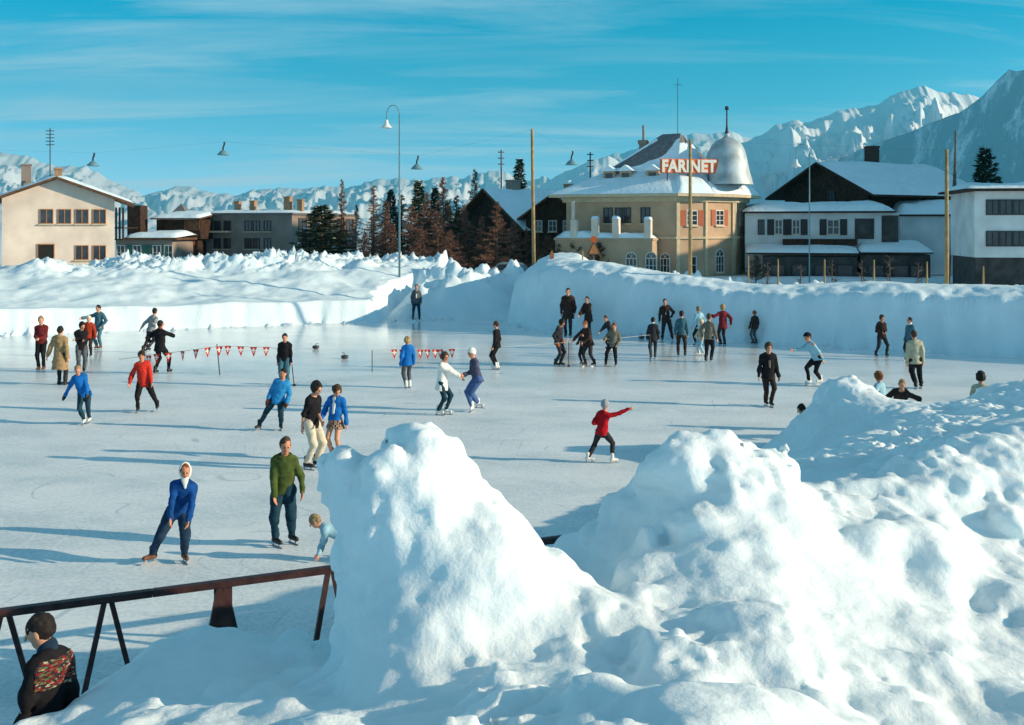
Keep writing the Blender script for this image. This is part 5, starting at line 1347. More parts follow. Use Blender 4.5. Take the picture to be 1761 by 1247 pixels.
    r1, r2 = at(1139, 231, 78.5), at(1170, 229.5, 77.6)
    ur = MB()
    vs_ = [p + Vector((0, 0, z2_)) for p in ins] + [r1, r2]
    ur.add(vs_, [(0, 1, 8, 7), (1, 2, 8), (2, 3, 8), (3, 4, 8), (4, 5, 8), (5, 6, 7, 8), (6, 0, 7)])
    ru = ur.build('upper_roof', SLATE, root)
    for i in range(0, 5):
        a_, b_ = ev[i] + Vector((0, 0, z1_)), ev[i + 1] + Vector((0, 0, z1_)); c_, d_ = ins[i + 1] + Vector((0, 0, z2_)), ins[i] + Vector((0, 0, z2_))
        if i == 0:   # the shaded side keeps only a thin quilt
            snow_slab(rsk, a_, b_, c_, d_, .14)
        else:
            snow_slab(rsk, a_, b_, c_, d_, .34)
    a_, b_ = ins[0] + Vector((0, 0, z2_)), ins[1] + Vector((0, 0, z2_))
    snow_slab(ru, a_, b_, b_ + (r2 - b_) * .88, a_ + (r1 - a_) * .88, .09)
    for i in (1, 2):
        a_, b_ = ins[i] + Vector((0, 0, z2_)), ins[i + 1] + Vector((0, 0, z2_))
        snow_slab(ru, a_ + (r2 - a_) * .02, b_ + (r2 - b_) * .02, b_ + (r2 - b_) * .72, a_ + (r2 - a_) * .72, .30, nu=10, nv=12)
    # dormers on the shaded slope
    for px, d_ in ((1042, -.7), (1070, -.8), (1116, -.9)):
        a = FL.a_of(px); zb_ = z1_ + 1.0
        m = MB(); FL.box(m, a - .45, a + .45, d_ - 1.4, d_, zb_ - .5, zb_ + .75); dm = m.build('dormer', OCHRE, ru)
        m = MB()
        m.prism([FL.p(a - .62, d_ + .2, zb_ + .753), FL.p(a + .62, d_ + .2, zb_ + .753), FL.p(a, d_ + .2, zb_ + 1.2)], Vector((0, 0, 0)), -FL.n * 2.0); m.build('dormer_roof', SNOW_ROOF, ru)
        m = MB(); FL.box(m, a - .28, a + .28, d_ + .004, d_ + .03, zb_ - .35, zb_ + .6); m.build('dormer_window', GLASS, ru)
    # tall chimney at the left
    a = FL.a_of(1087)
    m = MB(); FL.box(m, a - .26, a + .26, -3.3, -2.7, z2_ - 1.0, FL.z_of(a, 243)); FL.box(m, a - .34, a + .34, -3.38, -2.62, FL.z_of(a, 243) + .002, FL.z_of(a, 236)); c0 = FL.p(a, -3.0, 0); m.tube([(c0.x, c0.y, FL.z_of(a, 237)), (c0.x, c0.y, FL.z_of(a, 209))], .09, 8); m.build('chimney', GREYPL, ru)
    # lightning rod on the ridge
    m = MB(); m.tube([r2 + Vector((-.2, 0, -.1)), r2 + Vector((-.2, 0, 4.1))], .02, 5); m.tube([r2 + Vector((-.5, 0, 3.6)), r2 + Vector((.1, 0, 3.6))], .015, 4); m.build('antenna', IRON, ru)
    # bell shaped zinc dome over the corner
    dc = at(1250, 0, 77.2); k = 77.2 / FPX
    zof = lambda py: CAMZ - (py - V0) * k
    prof = [(45, 318), (42.5, 309), (40, 301), (37.5, 291), (35, 279), (33, 268), (30.5, 259), (26, 250), (20, 243.5), (13, 239.5), (8, 237.5), (5.5, 235), (4, 230), (2.4, 224), (1.5, 216), (1.2, 200), (1.2, 190), (3.2, 188.5), (3.6, 186), (2.8, 183.5), (.05, 182)]
    m = MB(); m.lathe((dc.x, dc.y, 0), [(r * k, zof(py)) for r, py in prof[:13]], 40); dm = m.build('dome', ZINC, root, True)
    m = MB(); m.lathe((dc.x, dc.y, 0), [(r * k, zof(py)) for r, py in prof[12:]], 12); m.build('finial', IRON, dm, True)
    # terrace on the ground floor with snow capped pillars
    wt = FL.a_of(1132); TD = 1.6
    zt = FL.z_of(3, 413)
    m = MB(); FL.box(m, -.3, wt, .003, TD, 0, zt); FL.box(m, -.38, wt + .08, .003, TD + .1, zt + .002, zt + .16); tr = m.build('terrace', OCHRE, root)
    snow_slab(tr, FL.p(-.3, TD, zt + .16), FL.p(wt, TD, zt + .16), FL.p(wt, .1, zt + .16), FL.p(-.3, .1, zt + .16), .42, nu=30)
    FT = Frame(FL.p(0, TD, 0).xy, (.92, -.392))
    for px, py in ((986, 378), (1022, 377), (1058, 377), (1113, 378)):
        a = FT.a_of(px); m = MB(); FT.box(m, a - .24, a + .24, -.5, -.02, zt + .16, FT.z_of(a, py)); pl = m.build('pillar', PLASTER, tr)
        if px == 986: m = MB(); FT.box(m, a - .2, a + .02, -.36, -.14, FT.z_of(a, py) + .002, FT.z_of(a, 346)); m.build('flue', PLASTER, pl)
        else:
            z_ = FT.z_of(a, py); snow_slab(pl, FT.p(a - .26, 0, z_), FT.p(a + .26, 0, z_), FT.p(a + .26, -.52, z_), FT.p(a - .26, -.52, z_), .2, 'snow_cap', 8, 8)
    for px in (1086, 1120):
        a = FT.a_of(px); window(FT, a, FT.z_of(a, 470), .85, 1.1, root, FRAMEW, arch=True, bars=(2, 1))
    a = FL.a_of(1144); window(FL, a, FL.z_of(a, 470), .75, 1.1, root, FRAMEW, arch=True, bars=(2, 1))
    # the roof sign
    FS = Frame(at(1136, 0, 75.2).xy, (.985, .17)); wS = FS.a_of(1234)
    s0, s1 = FS.z_of(1, 297.5), FS.z_of(1, 273)
    sg = empty('hotel_sign', FS.p(wS / 2, 0, s0), 'orange red rooftop sign with big white capital letters below the dome', 'sign')
    m = MB(); FS.box(m, 0, wS, -.18, 0, s0, s1); m.build('board', mat('sign_red', (0.80, 0.15, 0.05), 0.6, 0.08, 3), sg)
    m = MB()
    for a in (.6, wS * .5, wS - .6): m.tube([FS.p(a, -.28, s0 - 1.8), FS.p(a, -.28, s1 - .1)], .045, 6)
    m.build('bracket', IRON, sg)
    cv = bpy.data.curves.new('letters', 'FONT'); cv.body = 'FARINET'; cv.size = (s1 - s0) * 1.16; cv.extrude = .03; cv.offset = .05; cv.align_x = 'CENTER'
    cv.space_character = 1.06
    to = bpy.data.objects.new('letters', cv); COL.objects.link(to)
    dg = bpy.context.evaluated_depsgraph_get(); me = bpy.data.meshes.new_from_object(to.evaluated_get(dg)); bpy.data.objects.remove(to)
    co = np.array([v.co[:] for v in me.vertices]); fs_ = [list(p.vertices) for p in me.polygons]
    co[:, 0] *= wS * .95 / (co[:, 0].max() - co[:, 0].min()); co[:, 0] -= (co[:, 0].max() + co[:, 0].min()) / 2
    hh = co[:, 1].max() - co[:, 1].min(); co[:, 1] -= co[:, 1].min()
    zo = s0 + ((s1 - s0) - hh) / 2
    wv = [FS.p(wS / 2 + c[0], .035 + c[2], zo + c[1]) for c in co]
    link_mesh('letters', [tuple(v) for v in wv], fs_, mat('sign_white', (0.82, 0.78, 0.66), 0.6, 0.03, 3), sg)

    # ---- dark chalet on the right, in shade
    F = Frame((23.2, 89.0), (.5, -.866))
    root = empty('chalet', F.p(4, 0, 0), 'big dark chalet with a wide snow laden roof and square chimney on the right', 'chalet')
    rf = gable(root, F, 8.9, 13.0, 0, 8.0, 10.15, 4.4, DARKWOOD, DARKWOOD, oh=(1.3, 1.0), snow=.42)
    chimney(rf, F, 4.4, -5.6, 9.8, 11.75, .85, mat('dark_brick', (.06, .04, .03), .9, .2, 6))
    window(F, 5.2, 7.0, .8, 1.0, root, SHUTD)
    # ---- white building with shuttered windows in front of it
    F = Frame(at(1281, 0, 79).xy, (.975, -.22))
    root = empty('shop_building', F.p(5, 0, 0), 'white flat roofed building with dark shuttered windows above a shop canopy', 'building')
    ax = F.a_of; w = ax(1546); zt = F.z_of(w, 366)
    m = MB(); F.box(m, 0, w, -4, 0, 0, zt); m.build('wall', WHITEPL, root)
    m = MB(); F.box(m, -.2, w - .3, -4.2, .5, zt + .003, zt + .12); rf = m.build('roof', DARKWOOD, root)
    snow_slab(rf, F.p(-.2, .5, zt + .12), F.p(w - .3, .5, zt + .12), F.p(w - .3, -4, zt + .5), F.p(-.2, -4, zt + .5), .42, nu=30)
    zz = lambda py: F.z_of(w / 2, py)
    for px, w_, sh in ((1309, .5, None), (1339, .6, SHUTD), (1369, .6, SHUTD), (1433, .9, SHUTD)):
        window(F, ax(px), zz(404), w_, 1.15, root, FRAMEW if sh else SHUTD, shut=sh, sill=False)
    m = MB(); F.box(m, ax(1470), ax(1503), 0, .06, zz(411), zz(376)); m.build('garage_door', CANOPY, root)
    m = MB(); F.box(m, ax(1516), ax(1545), 0, .06, zz(416), zz(371)); m.build('door', CANOPY, root)
    m = MB(); F.box(m, ax(1346), ax(1472), .003, 1.1, zz(421), zz(411)); m.build('balcony', DARKWOOD, root)
    m = MB(); slab(m, F.p(ax(1283), 3.2, zz(436)), F.p(ax(1470), 3.2, zz(436)), F.p(ax(1470), .01, zz(424)), F.p(ax(1283), .01, zz(424)), .1); cn_ = m.build('canopy', DARKWOOD, root)
    snow_slab(cn_, F.p(ax(1283), 3.2, zz(436) + .1), F.p(ax(1470), 3.2, zz(436) + .1), F.p(ax(1470), .01, zz(424) + .1), F.p(ax(1283), .01, zz(424) + .1), .2, nu=30)
    m = MB(); F.box(m, ax(1472), ax(1592), -3, 3.3, zz(434), zz(432)); c2 = m.build('canopy', DARKWOOD, root)
    snow_slab(c2, F.p(ax(1472), 3.3, zz(432)), F.p(ax(1592), 3.3, zz(432)), F.p(ax(1592), -2.5, zz(420)), F.p(ax(1472), -2.5, zz(420)), .35, nu=26)
    m = MB(); F.box(m, ax(1312), ax(1468), .003, 2.6, 0, zz(440)); F.box(m, ax(1474), ax(1590), .003, 2.5, 0, zz(436)); m.build('shop_front', CANOPY, root)
    for px in (1335, 1372, 1410, 1448, 1500, 1540, 1570):
        window(F, ax(px), zz(476), 1.1, 1.0, root, SHUTD, bars=(0, 0), sill=False, d=2.61 if px < 1470 else 2.51)
    F = Frame(at(1547, 0, 80).xy, (.98, -.2)); ax = F.a_of
    root = empty('annex', F.p(2, 0, 0), 'plain white annex wall with snow piled on its low roof right of the shop', 'building')
    m = MB(); F.box(m, 0, ax(1676), -5, 0, 0, F.z_of(2, 372)); m.build('wall', WHITEPL, root)
    m = MB(); F.box(m, -.1, ax(1678), -5.2, .3, F.z_of(2, 372) + .003, F.z_of(2, 369)); rf = m.build('roof', DARKWOOD, root)
    z_ = F.z_of(2, 369); snow_slab(rf, F.p(-.1, .3, z_), F.p(ax(1678), .3, z_), F.p(ax(1678), -5, z_ + .9), F.p(-.1, -5, z_ + .9), .5, nu=26)
    window(F, ax(1671), F.z_of(4, 385), .35, .8, root, SHUTD, sill=False)
    # ---- white block at the right edge
    F = Frame(at(1676, 0, 64).xy, (.985, -.17)); ax = F.a_of
    root = empty('apartment_block', F.p(2, 0, 0), 'white two storey block with window bands at the right edge', 'building')
    w = ax(1860); zt = F.z_of(1, 329); zz = lambda py: F.z_of(1.5, py)
    m = MB(); F.box(m, 0, w, -6, 0, zz(443), zt); m.build('wall', WHITEPL, root)
    m = MB(); F.box(m, .1, w, -5.9, -.15, 0, zz(443) - .003); m.build('ground_floor', CANOPY, root)
    m = MB(); F.box(m, -.7, w + .5, -6.5, .8, zt + .003, zt + .14); rf = m.build('roof', DARKWOOD, root)
    snow_slab(rf, F.p(-.7, .8, zt + .14), F.p(w + .5, .8, zt + .14), F.p(w + .5, -6, zt + .14), F.p(-.7, -6, zt + .14), .38, nu=26)
    for py in (370, 424):
        for px in (1707, 1730, 1753, 1776): window(F, ax(px), zz(py), .78, .95, root, SHUTD, bars=(1, 0), sill=False)
# ------------------------------------------------------------------ trees, poles, lamps and small things
BARK = mat('bark', (0.13, 0.085, 0.055), 0.9, 0.3, 8)
TWIG = mat('larch_twigs', (0.14, 0.066, 0.045), 0.9, 0.3, 1.2, col2=(0.28, 0.15, 0.10))
TWIG2 = mat('shrub_twigs', (0.085, 0.050, 0.036), 0.9, 0.3, 2.0, col2=(0.15, 0.085, 0.05))
NEEDLE = mat('fir_needles', (0.020, 0.034, 0.018), 0.9, 0.3, 1.5, col2=(0.055, 0.065, 0.028))

def copy_tree(o, parent=None):
    c = o.copy(); COL.objects.link(c)
    if parent is not None: c.parent = parent
    for ch in o.children: copy_tree(ch, c)
    return c

def slivers(P, D, L, W, rnd):
    """flat thin leaf or twig triangles starting at P, direction D"""
    n = len(P)
    up = rnd.normal(size=(n, 3)); s = np.cross(D, up); s /= np.linalg.norm(s, axis=1)[:, None] + 1e-9
    a = P - s * W[:, None] / 2; b = P + s * W[:, None] / 2; c = P + D * L[:, None]
    V = np.stack([a, b, c], 1).reshape(-1, 3)
    return V, np.arange(3 * n).reshape(-1, 3)

def larch(name, h, seed, tw=TWIG, nb=115, spread=.20, label='', droop=.25, dens=80):
    rnd = np.random.RandomState(seed)
    root = empty(name, (0, 0, 0), label, 'tree')
    m = MB()
    bend = rnd.normal(0, .012, 2) * h
    tp = lambda t: Vector((bend[0] * t * t, bend[1] * t * t, h * t))
    m.tube([tp(t) for t in np.linspace(0, 1, 9)], [.016 * h * (1 - t) ** .8 + .012 for t in np.linspace(0, 1, 9)], 7)
    m.build('trunk', BARK, root, True)
    m = MB(); Ps, Ds, Ls, Ws = [], [], [], []
    for i in range(nb):
        t = .10 + .89 * (i + rnd.rand()) / nb
        a = rnd.rand() * 2 * math.pi; L = h * spread * (1 - t) ** 1.0 * (.35 + 1.0 * rnd.rand()) + .10
        o = np.array(tp(t)); d = np.array([math.cos(a), math.sin(a), .10 - droop * rnd.rand()])
        q = [o + d * L * s + np.array([0, 0, .10 * L * s * s]) for s in (0, .35, .7, 1)]
        m.tube([Vector(x) for x in q], [.02 + .004 * L, .016, .012, .006], 4, caps=False)
        k = int(dens * (.3 + L / (h * spread)))
        s = rnd.rand(k) ** .7
        pp = o + np.outer(s, d) * L + np.outer(s * s, [0, 0, .1 * L])
        dd = d * .6 + rnd.normal(0, .55, (k, 3)); dd[:, 2] -= .12; dd /= np.linalg.norm(dd, axis=1)[:, None]
        Ps.append(pp); Ds.append(dd); Ls.append(.18 + .42 * rnd.rand(k) * (.4 + .6 * L / (h * spread))); Ws.append(.024 + .034 * rnd.rand(k))
    V, F = slivers(np.concatenate(Ps), np.concatenate(Ds), np.concatenate(Ls), np.concatenate(Ws), rnd)
    b = len(m.v)
    link_mesh('crown', [tuple(v) for v in m.v] + V.tolist(), [list(f) for f in m.f] + (F + b).tolist(), tw, root)
    return root

def fir(name, h, seed, label='', spread=.30, snow=True, nb=150, bare=.04):
    rnd = np.random.RandomState(seed)
    root = empty(name, (0, 0, 0), label, 'tree')
    m = MB(); m.tube([(0, 0, 0), (0, 0, h * .5), (0, 0, h)], [.022 * h, .014 * h, .01], 7); m.build('trunk', BARK, root, True)
    Ps, Ds, Ls, Ws = [], [], [], []; SP = []
    m = MB()
    for i in range(nb):
        t = bare + (.99 - bare) * ((i + rnd.rand()) / nb) ** 1.1
        a = i * 2.399 + rnd.normal(0, .3); L = h * spread * (1 - t) ** .85 * (.62 + .5 * rnd.rand()) + .08
        o = np.array([0, 0, h * t]); d = np.array([math.cos(a), math.sin(a), .12 - .45 * (1 - t)])
        m.tube([Vector(o), Vector(o + d * L)], [.02, .006], 3, caps=False)
        k = int(26 + 60 * L / (h * spread))
        s = rnd.rand(k) ** .6; sd = np.array([-d[1], d[0], 0])
        w_ = rnd.normal(0, .22, k) * L * (1.1 - s)
        pp = o + np.outer(s, d) * L + np.outer(w_, sd) + np.stack([np.zeros(k), np.zeros(k), .12 * L * (s * s) - np.abs(w_) * .3], 1)
        dd = d * .8 + np.outer(np.sign(w_) * .6, sd) + rnd.normal(0, .35, (k, 3)); dd[:, 2] -= .25; dd /= np.linalg.norm(dd, axis=1)[:, None]
        Ps.append(pp); Ds.append(dd); Ls.append(.16 + .26 * rnd.rand(k)); Ws.append(.05 + .09 * rnd.rand(k))
        if snow and rnd.rand() < .5: SP.append((o + d * L * (.55 + .35 * rnd.rand()), L))
    V, F = slivers(np.concatenate(Ps), np.concatenate(Ds), np.concatenate(Ls), np.concatenate(Ws), rnd)
    b = len(m.v)
    link_mesh('crown', [tuple(v) for v in m.v] + V.tolist(), [list(f) for f in m.f] + (F + b).tolist(), NEEDLE, root)
    if SP:
        m = MB()
        for p, L in SP:
            r = .07 + .13 * rnd.rand() * min(1, L)
            c = Vector(p) + Vector((0, 0, .05))
            m.tube([c - Vector((r * 1.2, 0, .01)), c + Vector((0, 0, .03)), c + Vector((r * 1.2, 0, .0))], [.02, r * .55, .02], 6)
        m.build('snow', SNOW, root, True)['kind'] = 'stuff'
    return root

def put(o, px, Y, pytop, h0, label=None, z0=None, fat=1.0, rz=0.0, group=None):
    """stand a tree at photo column px, Y metres off, its tip at row pytop"""
    z0 = 1.3 if z0 is None else z0
    t = at(px, pytop, Y)
    s = (t.z - z0) / h0
    o.location = (t.x, Y, z0); o.scale = (s * fat, s * fat, s); o.rotation_euler = (0, 0, rz)
    if label: o['label'] = label
    if group: o['group'] = group
    return o

def build_trees():
    GL, GF = 'bare larches in the thicket', 'dark firs'
    kinds = [larch('larch', 9.0, 21 + i, spread=(.20, .27, .33)[i]) for i in range(3)]
    spots = [(588, 84, 308, .62, 'tall thin leafless larch rising in front of the grey block end wall'), (612, 90, 352, .8, 'small brown larch at the right end of the grey block'),
             (643, 86, 318, .85, 'slender bare larch between the grey block and the lamp post'), (664, 80, 345, 1.2, 'bushy red brown larch just left of the tall lamp post'),
             (690, 88, 334, 1.1, 'red brown larch directly behind the tall lamp post'), (708, 79, 352, 1.3, 'broad red brown larch right of the lamp post, low in front'),
             (735, 84, 330, 1.2, 'dark brown larch below the tallest group of firs'), (763, 82, 304, .9, 'tall pointed larch in the middle of the thicket'),
             (752, 77, 362, 1.4, 'wide low larch in front of the middle of the thicket'), (785, 86, 336, 1.1, 'brown larch left of the steep chalet gable'),
             (800, 80, 352, 1.3, 'thick brown larch at the foot of the chalet gable'), (816, 92, 290, .7, 'thin pale larch standing highest left of the chalet roof'),
             (828, 78, 372, 1.3, 'squat brown larch in front of the chalet gable'), (855, 77, 346, 1.2, 'brown larch with pale trunk before the middle of the chalet'),
             (882, 78, 380, 1.2, 'brown larch before the right half of the chalet'), (905, 80, 392, 1.2, 'low brown larch left of the bare wooden pole'),
             (626, 78, 398, 1.3, 'low reddish larch bush by the end wall'), (640, 80, 372, 1.2, 'dense reddish larch right of the end wall'), (675, 77, 385, 1.5, 'low spreading larch left of the lamp post foot'),
             (722, 76, 392, 1.5, 'low spreading larch in the front row of the thicket'), (775, 76, 395, 1.5, 'low wide larch in the front row below the chalet'), (925, 80, 400, 1.2, 'low brown larch right of the bare wooden pole')]
    for i, (px, Y, top, fat, lab) in enumerate(spots):
        o = kinds[i] if i < 3 else copy_tree(kinds[i % 3])
        put(o, px, Y, top, 9.0, lab, fat=fat, rz=i * 1.7, group=GL)
    shr = larch('shrub', 3.4, 77, TWIG2, 60, .42, droop=-.5, dens=50)
    for i, (px, Y, top, lab) in enumerate([(942, 77, 408, 'dark shrub under the hotel terrace, first from the left'), (966, 77, 404, 'dark shrub under the hotel terrace, second from the left'), (990, 76.5, 412, 'dark shrub under the hotel terrace, third from the left'),
                                           (1030, 75.5, 418, 'dark shrub under the terrace beside the wayside sign'), (1300, 70, 440, 'dark shrub by the right corner of the hotel')]):
        o = shr if i == 0 else copy_tree(shr)
        put(o, px, Y, top, 3.4, lab, fat=1.2, rz=i * 2.1, group='shrubs by the hotel'); o['category'] = 'shrub'
    f1 = fir('fir_tree', 7.0, 5, spread=.34); f2 = fir('fir_tree', 8.0, 9, spread=.22)
    fs_ = [(0, 553, 82, 353, 2.1, 'snow dusted dark fir in front of the grey block'), (1, 720, 86, 309, 1.0, 'tallest dark fir above the brown thicket'), (0, 672, 88, 326, .7, 'small dark fir top left of the lamp post'),
           (1, 748, 88, 322, .9, 'dark fir just right of the tallest one in the thicket'), (1, 893, 104, 272, .8, 'slim fir above the chalet roof left of the wooden pole'),
           (0, 1694, 100, 254, .95, 'round dark fir above the white block at the right edge'), (0, 790, 84, 360, .9, 'dark fir low beside the chalet gable'), (1, 770, 85, 345, .9, 'dark fir in the right part of the thicket')]
    used = set()
    for k, px, Y, top, fat, lab in fs_:
        src = (f1, f2)[k]
        o = copy_tree(src) if k in used else src
        used.add(k)
        put(o, px, Y, top, (7.0, 8.0)[k], lab, fat=fat, rz=px, group=GF)

POLEWOOD = mat('pole_wood', (0.36, 0.24, 0.11), 0.85, 0.2, 5)
POLEGREY = mat('pole_grey', (0.13, 0.10, 0.08), 0.85, 0.3, 5)
LAMPPAINT = mat('lamp_paint', (0.13, 0.26, 0.30), 0.5, 0.1, 5)
LAMPWHITE = mat('lamp_enamel', (0.75, 0.76, 0.74), 0.4, 0.05, 5)

def build_poles():
    z0f = lambda x, y: float(bank_height(np.array([x]), np.array([y]))[0]) - .2
    def pole(px, top, Y, r, m, label, name='wooden_pole', cat='pole', group=None, zb=None, lean=0.0, tilt=0.0):
        t = at(px, top, Y); b = Vector((t.x + lean, Y, z0f(t.x + lean, Y) if zb is None else zb))
        m_ = MB(); m_.tube([b, b.lerp(t, .5), t], [r, r * .9, r * .72], 10)
        return tag(m_.build(name, m, None, True, loc=b), label, cat, group)
    pole(915, 222, 55.0, .105, POLEWOOD, 'tall bare wooden pole at the left end of the shaded snow wall', lean=.10)
    pole(1187, 240, 50.5, .095, POLEWOOD, 'tall bare wooden pole in front of the dome hotel')
    pole(1628, 257, 46.5, .10, POLEWOOD, 'tall bare wooden pole in front of the white annex on the right')
    t = at(1643, 225, 70); r_ = empty('utility_pole', (t.x, 70, 1.0), 'slim dark braced utility pole behind the right hand wooden pole', 'pole')
    m = MB(); m.tube([(t.x, 70, 1.0), t], [.10, .06], 8); m.build('post', POLEGREY, r_, True)
    b = at(1632, 400, 70); c = at(1642, 262, 70); m = MB(); m.tube([(b.x, 70, 1.0), c], [.06, .05], 8); m.build('brace', POLEGREY, r_, True)
    for px, top, bot, Y, lab in ((862, 258, 325, 96, 'dark mast with insulators above the brown chalet'), (1015, 262, 330, 96, 'dark mast with insulators left of the hotel roof')):
        t = at(px, top, Y); b = at(px, bot + 60, Y); r_ = empty('telegraph_mast', b, lab, 'pole')
        m = MB(); m.tube([b, t], [.09, .07], 6); m.build('post', POLEGREY, r_, True)
        for q in range(3):
            m = MB(); m.tube([t + Vector((-.28, 0, -.2 - q * .55)), t + Vector((.28, 0, -.2 - q * .55))], .05, 5); m.build('crossarm', POLEGREY, r_, True)
    # street lamp with a swan neck
    def neck_lamp(px, top, Y, label, w=1.0, pr=.05):
        t = at(px, top, Y); zb = z0f(t.x, Y) if Y < 75 else 1.2
        r_ = empty('street_lamp', (t.x, Y, zb), label, 'street lamp')
        a = w * .38
        m = MB(); m.tube([(t.x, Y, zb), (t.x, Y, (zb + t.z) / 2), (t.x, Y, t.z - a * 1.5)], [pr * 1.3, pr, pr * .8], 8)
        m.build('post', LAMPPAINT, r_, True)
        m = MB(); cx = t.x - a
        pts = [(cx + a * math.cos(q), Y, t.z - a * 1.5 + a * 1.5 * math.sin(q)) for q in np.linspace(0, math.pi, 12)] + [(cx - a * 1.02, Y, t.z - a * 2.3)]
        m.tube(pts, pr * .62, 6); m.build('swan_neck', LAMPPAINT, r_, True)
        lx, lz = cx - a * 1.02, t.z - a * 2.3
        m = MB(); m.lathe((lx, Y, lz), [(.03, .02), (.09, -.02), (.13, -.22), (.31, -.44), (.33, -.47), (.02, -.44)], 16); m.build('lamp_shade', LAMPWHITE, r_, True)
        m = MB(); m.lathe((lx, Y, lz), [(.001, -.55), (.08, -.52), (.11, -.46), (.09, -.42)], 12); m.build('bulb', LAMPWHITE, r_, True)
    neck_lamp(687, 181, 62, 'tall pale street lamp with swan neck standing in the lumpy bank', 1.0)
    neck_lamp(1392, 248, 66, 'slender pale street lamp in front of the dark chalet', 1.1, .04)
    # pendant lamps on a thin overhead wire strung between the poles
    wires = [((-60, 58, 10.2), (at(915, 224, 55.0)), [(162, 263), (386, 244), (719, 268)]), (at(915, 224, 55.0), at(1187, 242, 50.5), [(985, 260)]), (at(1187, 242, 50.5), at(1628, 259, 46.5), [])]
    labs = {162: 'small pendant lamp hanging in the sky above the left house', 386: 'pendant lamp hanging high above the grey block', 719: 'pendant lamp hanging right of the tall street lamp', 985: 'pendant lamp hanging in the sky left of the hotel roof'}
    for i, (a, b, ls) in enumerate(wires):
        a, b = Vector(a), Vector(b); pts = [a]
        for px, py in ls:
            k = (px - U0) / FPX; s = (k * a.y - a.x) / ((b.x - a.x) - k * (b.y - a.y)); Y = a.y + (b.y - a.y) * s
            p = at(px, py, Y); pts.append(p)
            r_ = empty('pendant_lamp', p, labs[px], 'lamp', 'lamps hung over the rink')
            m = MB(); m.tube([p, p + Vector((.0, 0, -.12)), p + Vector((-.07, 0, -.3)), p + Vector((-.07, 0, -.46))], [.05, .05, .045, .05], 6); m.build('stem', IRON, r_, True)
            q = p + Vector((-.07, 0, -.44))
            m = MB(); m.lathe(q, [(.05, .02), (.12, -.04), (.31, -.22), (.32, -.27), (.02, -.24)], 14); m.build('lamp_shade', LAMPPAINT, r_, True)
        pts.append(b)
        m = MB(); m.tube(pts, .0022, 4); tag(m.build('overhead_wire', IRON, None, loc=a), ('thin overhead wire with three lamps left of the first wooden pole', 'thin overhead wire between the first two wooden poles', 'thin overhead wire between the two right hand wooden poles')[i], 'wire')
    # stakes and saplings along the top of the shaded wall
    GS_ = 'stakes on the shaded snow wall'
    for px, top, Y, lab in ((1338, 446, 50, 'pale thin stake on the snow wall, left one before the shop front'), (1418, 446, 48.5, 'pale thin stake on the snow wall, second before the shop front'), (1503, 447, 47, 'pale thin stake on the snow wall, third before the shop front'), (1594, 450, 45.5, 'pale thin stake on the snow wall left of the tall right pole'), (1691, 458, 44.5, 'short pale stake on the snow wall below the white block'), (1287, 440, 52, 'pale stake at the right corner of the hotel'), (1002, 431, 55.5, 'short pale stake left of the wayside sign')):
        pole(px, top, Y, .045, POLEWOOD, lab, 'stake', 'stake', GS_)
    sp = None
    for px, top, Y, lab in ((1320, 452, 55, 'thin dark sapling, first from the left before the shop front'), (1377, 455, 52, 'thin dark sapling, second from the left before the shop front'), (1431, 448, 52, 'thin dark sapling, third from the left before the shop front'), (1482, 448, 51, 'thin dark sapling, fourth from the left before the shop front'), (1530, 440, 50, 'tallest thin dark sapling before the shop front'), (1579, 452, 50, 'thin dark sapling nearest the tall right pole')):
        if sp is None:
            sp = larch('sapling', 2.2, 90, POLEGREY, 14, .12, droop=-.8, dens=5); o = sp
        else: o = copy_tree(sp)
        t = at(px, top, Y); put(o, px, Y, top, 2.2, lab, z0=z0f(t.x, Y), rz=px, group='saplings behind the shaded snow wall'); o['category'] = 'sapling'
    # a wayside sign and a little board on the snow wall
    b = at(1021, 452, 54.5); b.z = z0f(b.x, 54.5); k = 54.5 / FPX
    r_ = empty('wayside_sign', b, 'wayside post with a round orange red disc and slanting brown boards', 'sign')
    zt = CAMZ - (405 - V0) * k
    m = MB(); m.tube([b, (b.x, b.y, zt - .1)], .045, 8); m.build('post', POLEGREY, r_, True)
    m = MB(); m.lathe((0, 0, 0), [(.001, -.03), (.17, -.03), (.17, .03), (.001, .03)], 20); m.v = [(b.x + x, b.y - .06 + z, zt - .2 + y) for x, y, z in m.v]; m.build('disc', mat('disc_orange', (0.55, 0.10, 0.02), .6, .1, 5), r_)
    for s in (-1, 1):
        m = MB(); z_ = zt - .42
        m.hexa([(b.x + s * .05, b.y - .09, z_ - .1), (b.x + s * .36, b.y - .09, z_ - .78), (b.x + s * .36, b.y - .05, z_ - .78), (b.x + s * .05, b.y - .05, z_ - .1), (b.x + s * .05, b.y - .09, z_ + .06), (b.x + s * .45, b.y - .09, z_ - .72), (b.x + s * .45, b.y - .05, z_ - .72), (b.x + s * .05, b.y - .05, z_ + .06)])
        m.build('roof_board', BROWNWOOD, r_)
    m = MB(); m.prism([(b.x - .05, b.y - .1, zt - .45), (b.x - .24, b.y - .1, zt - .95), (b.x + .24, b.y - .1, zt - .95), (b.x + .05, b.y - .1, zt - .45)], Vector((0, 0, 0)), Vector((0, .03, 0))); m.build('picture_board', mat('board_orange', (0.40, 0.16, 0.06), .7, .2, 6), r_)
    b = at(949, 447, 55.5); b.z = z0f(b.x, 55.5)
    r_ = empty('marker_board', b, 'small orange brown pointed board on the snow wall near the first pole', 'sign')
    z_ = CAMZ - (430 - V0) * 55.5 / FPX
    m = MB(); m.tube([b, (b.x, b.y, z_ - .3)], .03, 6); m.build('post', POLEGREY, r_)
